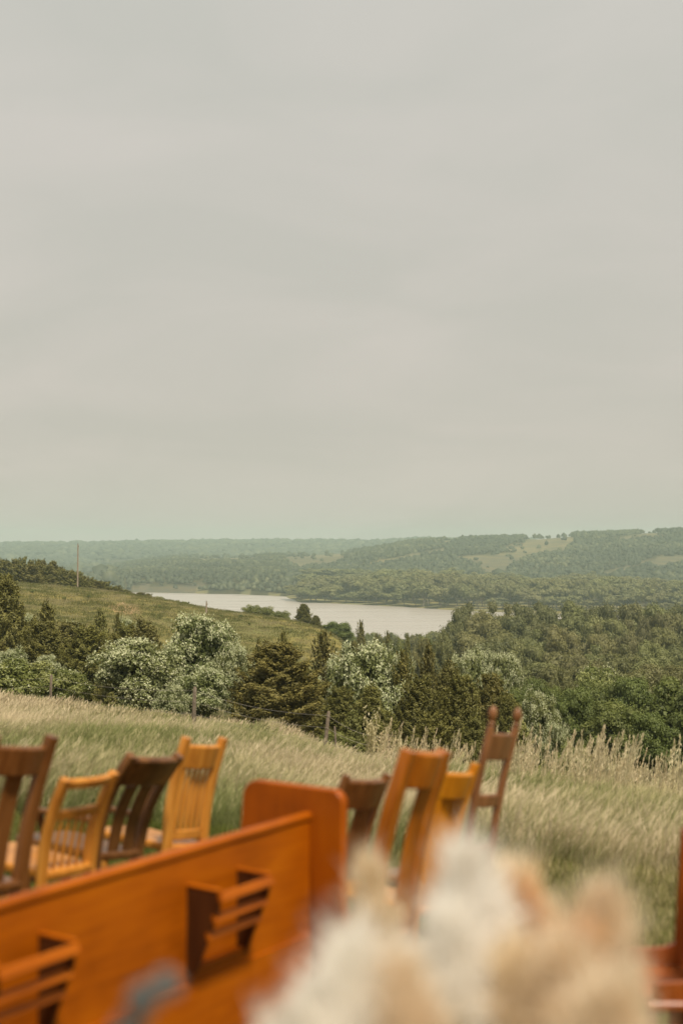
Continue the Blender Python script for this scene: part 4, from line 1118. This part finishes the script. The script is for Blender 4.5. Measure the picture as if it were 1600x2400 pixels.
# ------------------------------------------------------------------ church pew
def pew():
    J = Vector((-.107, 4.76, 0))
    zt = -.893                                           # top of the back rail below the eye
    gz0 = g1(-.35, 4.3)
    root = empty('church_pew', (J.x, J.y, gz0), LA)
    root.rotation_euler = (0, math.radians(.42), LA)
    tag(root, 'long glossy orange wooden pew with book racks on its back', 'pew')
    H = zt - gz0                                         # height of the top rail
    Lp = 2.5
    w_, e_ = M['pew'], M['pew_end']
    # local frame: x along the pew (0 = far end), y forward to the seat, z up
    MB().sweep([(-Lp, .010, H - .014), (-.001, .010, H - .014)], .028, .034, (0, 0, 1), .008).build('top_rail', w_, root)
    MB().box((-Lp, 0, H - .40), (-.001, .022, H - .0285), .003).build('back_panel', w_, root)
    MB().box((-Lp, -.008, .10), (-.001, .026, H - .4005), .004).build('lower_rail', w_, root)
    MB().box((-Lp, .027, .41), (-.001, .44, .445), .01).build('seat', w_, root)
    def outline():
        pts = []
        y0, y1, z1, r = -.125, .275, H + .085, .055
        for (cy, cz, a0) in ((y1 - r, z1 - r, 0), (y0 + r * .8, z1 - r * .8 - .006, 90)):
            rr = r if a0 == 0 else r * .8
            for q in range(7):
                a = math.radians(a0 + 15 * q); pts.append((cy + rr * math.cos(a), cz + rr * math.sin(a)))
        pts += [(-.120, .55), (-.14, .3), (-.15, .0), (.48, .0), (.47, .40), (.44, .52), (.34, .60), (.285, .68)]
        return pts
    for nm, x0 in (('near', -Lp - .041), ('far', .0)):
        MB().slab(outline(), x0, x0 + .04, axes=lambda a, b, h: (h, a, b), r=.006).build('end_panel', e_, root)
    for (s0, s1) in ((-.675, -.41), (-1.56, -1.285), (-2.4, -2.13)):
        zt_ = H - .115
        rack = MB().box((s0 + .012, -.002, zt_ - .235), (s1 - .012, -.0005, zt_ - .232), .0003)
        body = MB()
        body.sweep([(s0 + .006, -.016, zt_ - .236), (s1 - .006, -.016, zt_ - .236)], .030, .012, (0, 1, 0), .003)
        rk = body.build('book_rack', w_, root)
        for sx in (s0, s1 - .012):
            MB().sweep([(sx + .006, -.003, zt_ + .005), (sx + .006, -.122, zt_ + .001)], .016, .010, (1, 0, 0), .003).build('rack_trim', w_, rk)
            MB().slab([(-.001, zt_), (-.120, zt_ - .004), (-.112, zt_ - .06), (-.030, zt_ - .25), (-.001, zt_ - .25)], sx, sx + .012, axes=lambda a, b, h: (h, a, b)).build('rack_end', M['pew_dark'], rk)
        for (zz, yy, hh) in ((-.018, -.121, .030), (-.082, -.100, .026), (-.135, -.078, .024)):
            MB().sweep([(s0 - .002, yy, zt_ + zz), (s1 + .002, yy, zt_ + zz)], hh, .012, (0, .32, 1), .003).build('rack_slat', w_, rk)
    return root
pew()

# ------------------------------------------------------------------ dried plumes close to the camera
M['plume_white'] = leaf_mat('plume_white', (.85, .80, .73), (.92, .88, .82), (.96, .94, .90), .5, .03)
M['plume_tan'] = leaf_mat('plume_tan', (.74, .585, .40), (.86, .73, .54), (.93, .83, .68), .5, .05)
M['plume_rust'] = leaf_mat('plume_rust', (.62, .36, .16), (.76, .50, .26), (.86, .64, .40), .45, .05)
M['stem'] = bark_mat('stem', (.30, .20, .10), (.45, .33, .18), 30)
def plume(u0, v0, u1, v1, wpx, d, mat, label, n=3000, d1=None):
    d *= 1.42
    tip = P(u0, v0, d); bot = P(u1, v1, d1 or d); ax = tip - bot; Ln = ax.length; R = wpx / 2 * d / F
    x, y = bot.x, bot.y; zg = g1(x, y)
    o = empty('pampas_plume', (x, y, zg)); tag(o, label, 'plume', 'dried pampas plumes of the arrangement')
    b = bot - Vector((x, y, zg)); ctrl = b + ax * .5 + Vector((random.gauss(0, .01), random.gauss(0, .02), 0)); e = b + ax
    def pos(s): return np.outer((1 - s) ** 2, b) + np.outer(2 * s * (1 - s), ctrl) + np.outer(s * s, e)
    MB().tube([(random.gauss(0, .02), random.gauss(0, .02), 0), (b.x * .6, b.y * .6, b.z * .6), tuple(b), tuple(b + ax * .55)], [.005, .0045, .004, .002], 8).build('stem', M['stem'], o)
    s = rng.uniform(.02, 1, n) ** .9; prof = np.sin(np.pi * np.clip(s * .80 + .20, 0, 1)) ** 1.45 * .96 + .04
    axn = unit(np.array(ax)[None])[0]; rd = sph(n); rd = unit(rd - np.outer(rd @ axn, axn))
    c = pos(s) + rd * (R * prof * rng.uniform(.1, 1, n) ** .6)[:, None]
    lobe = .25 * np.sin(s * 21 + np.arctan2(rd[:, 1], rd[:, 0]) * 3)[:, None]
    c = c + rd * R * prof[:, None] * lobe
    T = unit(axn * 1.0 + rd * .55 + rng.normal(0, .25, (n, 3)) - np.array([0, 0, .15]))
    V, q, tt = rhombi(c, unit(rd + rng.normal(0, .5, (n, 3))), T, rng.uniform(.018, .040, n) * np.where(rng.uniform(0, 1, n) > .86, 1.8, 1), rng.uniform(.0016, .0033, n), np.clip(.5 + .2 * np.sin(s * 9) + rng.normal(0, .2, n), 0, 1))
    f = link('plume', np_mesh('plume', V, [q], [M[mat]], tint=tt), o); f['kind'] = 'stuff'
plume(1090, 2030, 1085, 2500, 225, 1.0, 'plume_white', 'tallest white plume, in the middle of the arrangement', 5200)
plume(1050, 2190, 1020, 2540, 170, .95, 'plume_white', 'white plume leaning on the left side of the tallest white one', 4200)
plume(1150, 2130, 1140, 2520, 150, 1.02, 'plume_white', 'white plume tucked against the right side of the tallest one', 3600)
plume(862, 2045, 850, 2440, 125, 1.25, 'plume_tan', 'slender tan plume at the left in front of the brown splat chair', 3000)
plume(1200, 2060, 1290, 2420, 170, 1.15, 'plume_tan', 'curved tan plume right of the tallest white plume', 3000)
plume(1235, 2110, 1290, 2360, 50, 1.12, 'plume_rust', 'narrow rust coloured spray inside the curved tan plume', 1300)
plume(1422, 2125, 1385, 2480, 180, 1.0, 'plume_tan', 'pointed beige plume at right against the grass', 4000)
plume(1320, 2260, 1330, 2560, 230, .92, 'plume_tan', 'broad tan plume low between the curved and the pointed one', 4200)
plume(1440, 2375, 1410, 2660, 230, .85, 'plume_tan', 'broad tan plume low in the right corner', 5200)
plume(1360, 2215, 1270, 2330, 60, .98, 'plume_rust', 'rusty spray lying across the broad tan plume', 1200)
plume(1215, 2270, 1200, 2560, 170, .95, 'plume_tan', 'tan plume below the curved one at the bottom edge', 3200)
plume(822, 2255, 735, 2680, 285, .85, 'plume_white', 'cream plume at the bottom edge in front of the pew end', 5200)
plume(930, 2310, 925, 2580, 130, .95, 'plume_white', 'cream plume at the bottom between pew end and slender tan plume', 3200)
plume(930, 2310, 950, 2620, 180, .85, 'plume_tan', 'beige plume at the bottom edge below the thin tan plume', 3400)

# blue grey thistle sprig in front of the pew
def thistle():
    c = P(335, 2385, 1.2); zg = g1(c.x, c.y)
    o = empty('dried_thistle', (c.x, c.y, zg)); tag(o, 'blurred blue grey thistle sprig at the bottom edge before the pew', 'flower')
    mt = leaf_mat('thistle', (.10, .12, .12), (.17, .20, .20), (.28, .30, .29), .2)
    h = c.z - zg
    MB().tube([(0, 0, 0), (.01, 0, h * .6), (0, 0, h)], [.003, .003, .002], 8).build('stem', M['stem'], o)
    for (dx, dz, r) in ((0, .015, .013), (.020, .028, .010), (-.014, -.012, .012), (.012, -.03, .011)):
        n = 420; d_ = sph(n)
        V, q, tt = rhombi(d_ * r * rng.uniform(.6, 1.1, (n, 1)) + [dx, 0, h + dz], sph(n), d_, np.full(n, .005), np.full(n, .0012), rng.uniform(0, 1, n))
        link('flower_head', np_mesh('flower_head', V, [q], [mt], tint=tt), o)['kind'] = 'stuff'
thistle()

# ------------------------------------------------------------------ haze
HAZE = 2.1e-4
m, t, n, l = new_mat('haze'); out = n('ShaderNodeOutputMaterial'); pv = n('ShaderNodeVolumePrincipled')
pv.inputs['Color'].default_value = (.62, .78, .735, 1); pv.inputs['Density'].default_value = HAZE; pv.inputs['Anisotropy'].default_value = 0.0
l(pv.outputs[0], out.inputs['Volume'])
hz = MB(); a, b = (-5050, -5050, -62), (5050, 5050, 50)
vsx = [(x, y, z) for x in (a[0], b[0]) for y in (a[1], b[1]) for z in (a[2], b[2])]
hz.add(vsx, [(0, 1, 3, 2), (4, 6, 7, 5), (0, 4, 5, 1), (2, 3, 7, 6), (0, 2, 6, 4), (1, 5, 7, 3)])
tag(hz.build('haze', m, smooth=False), 'thin summer haze filling the valley', 'haze', kind='stuff')
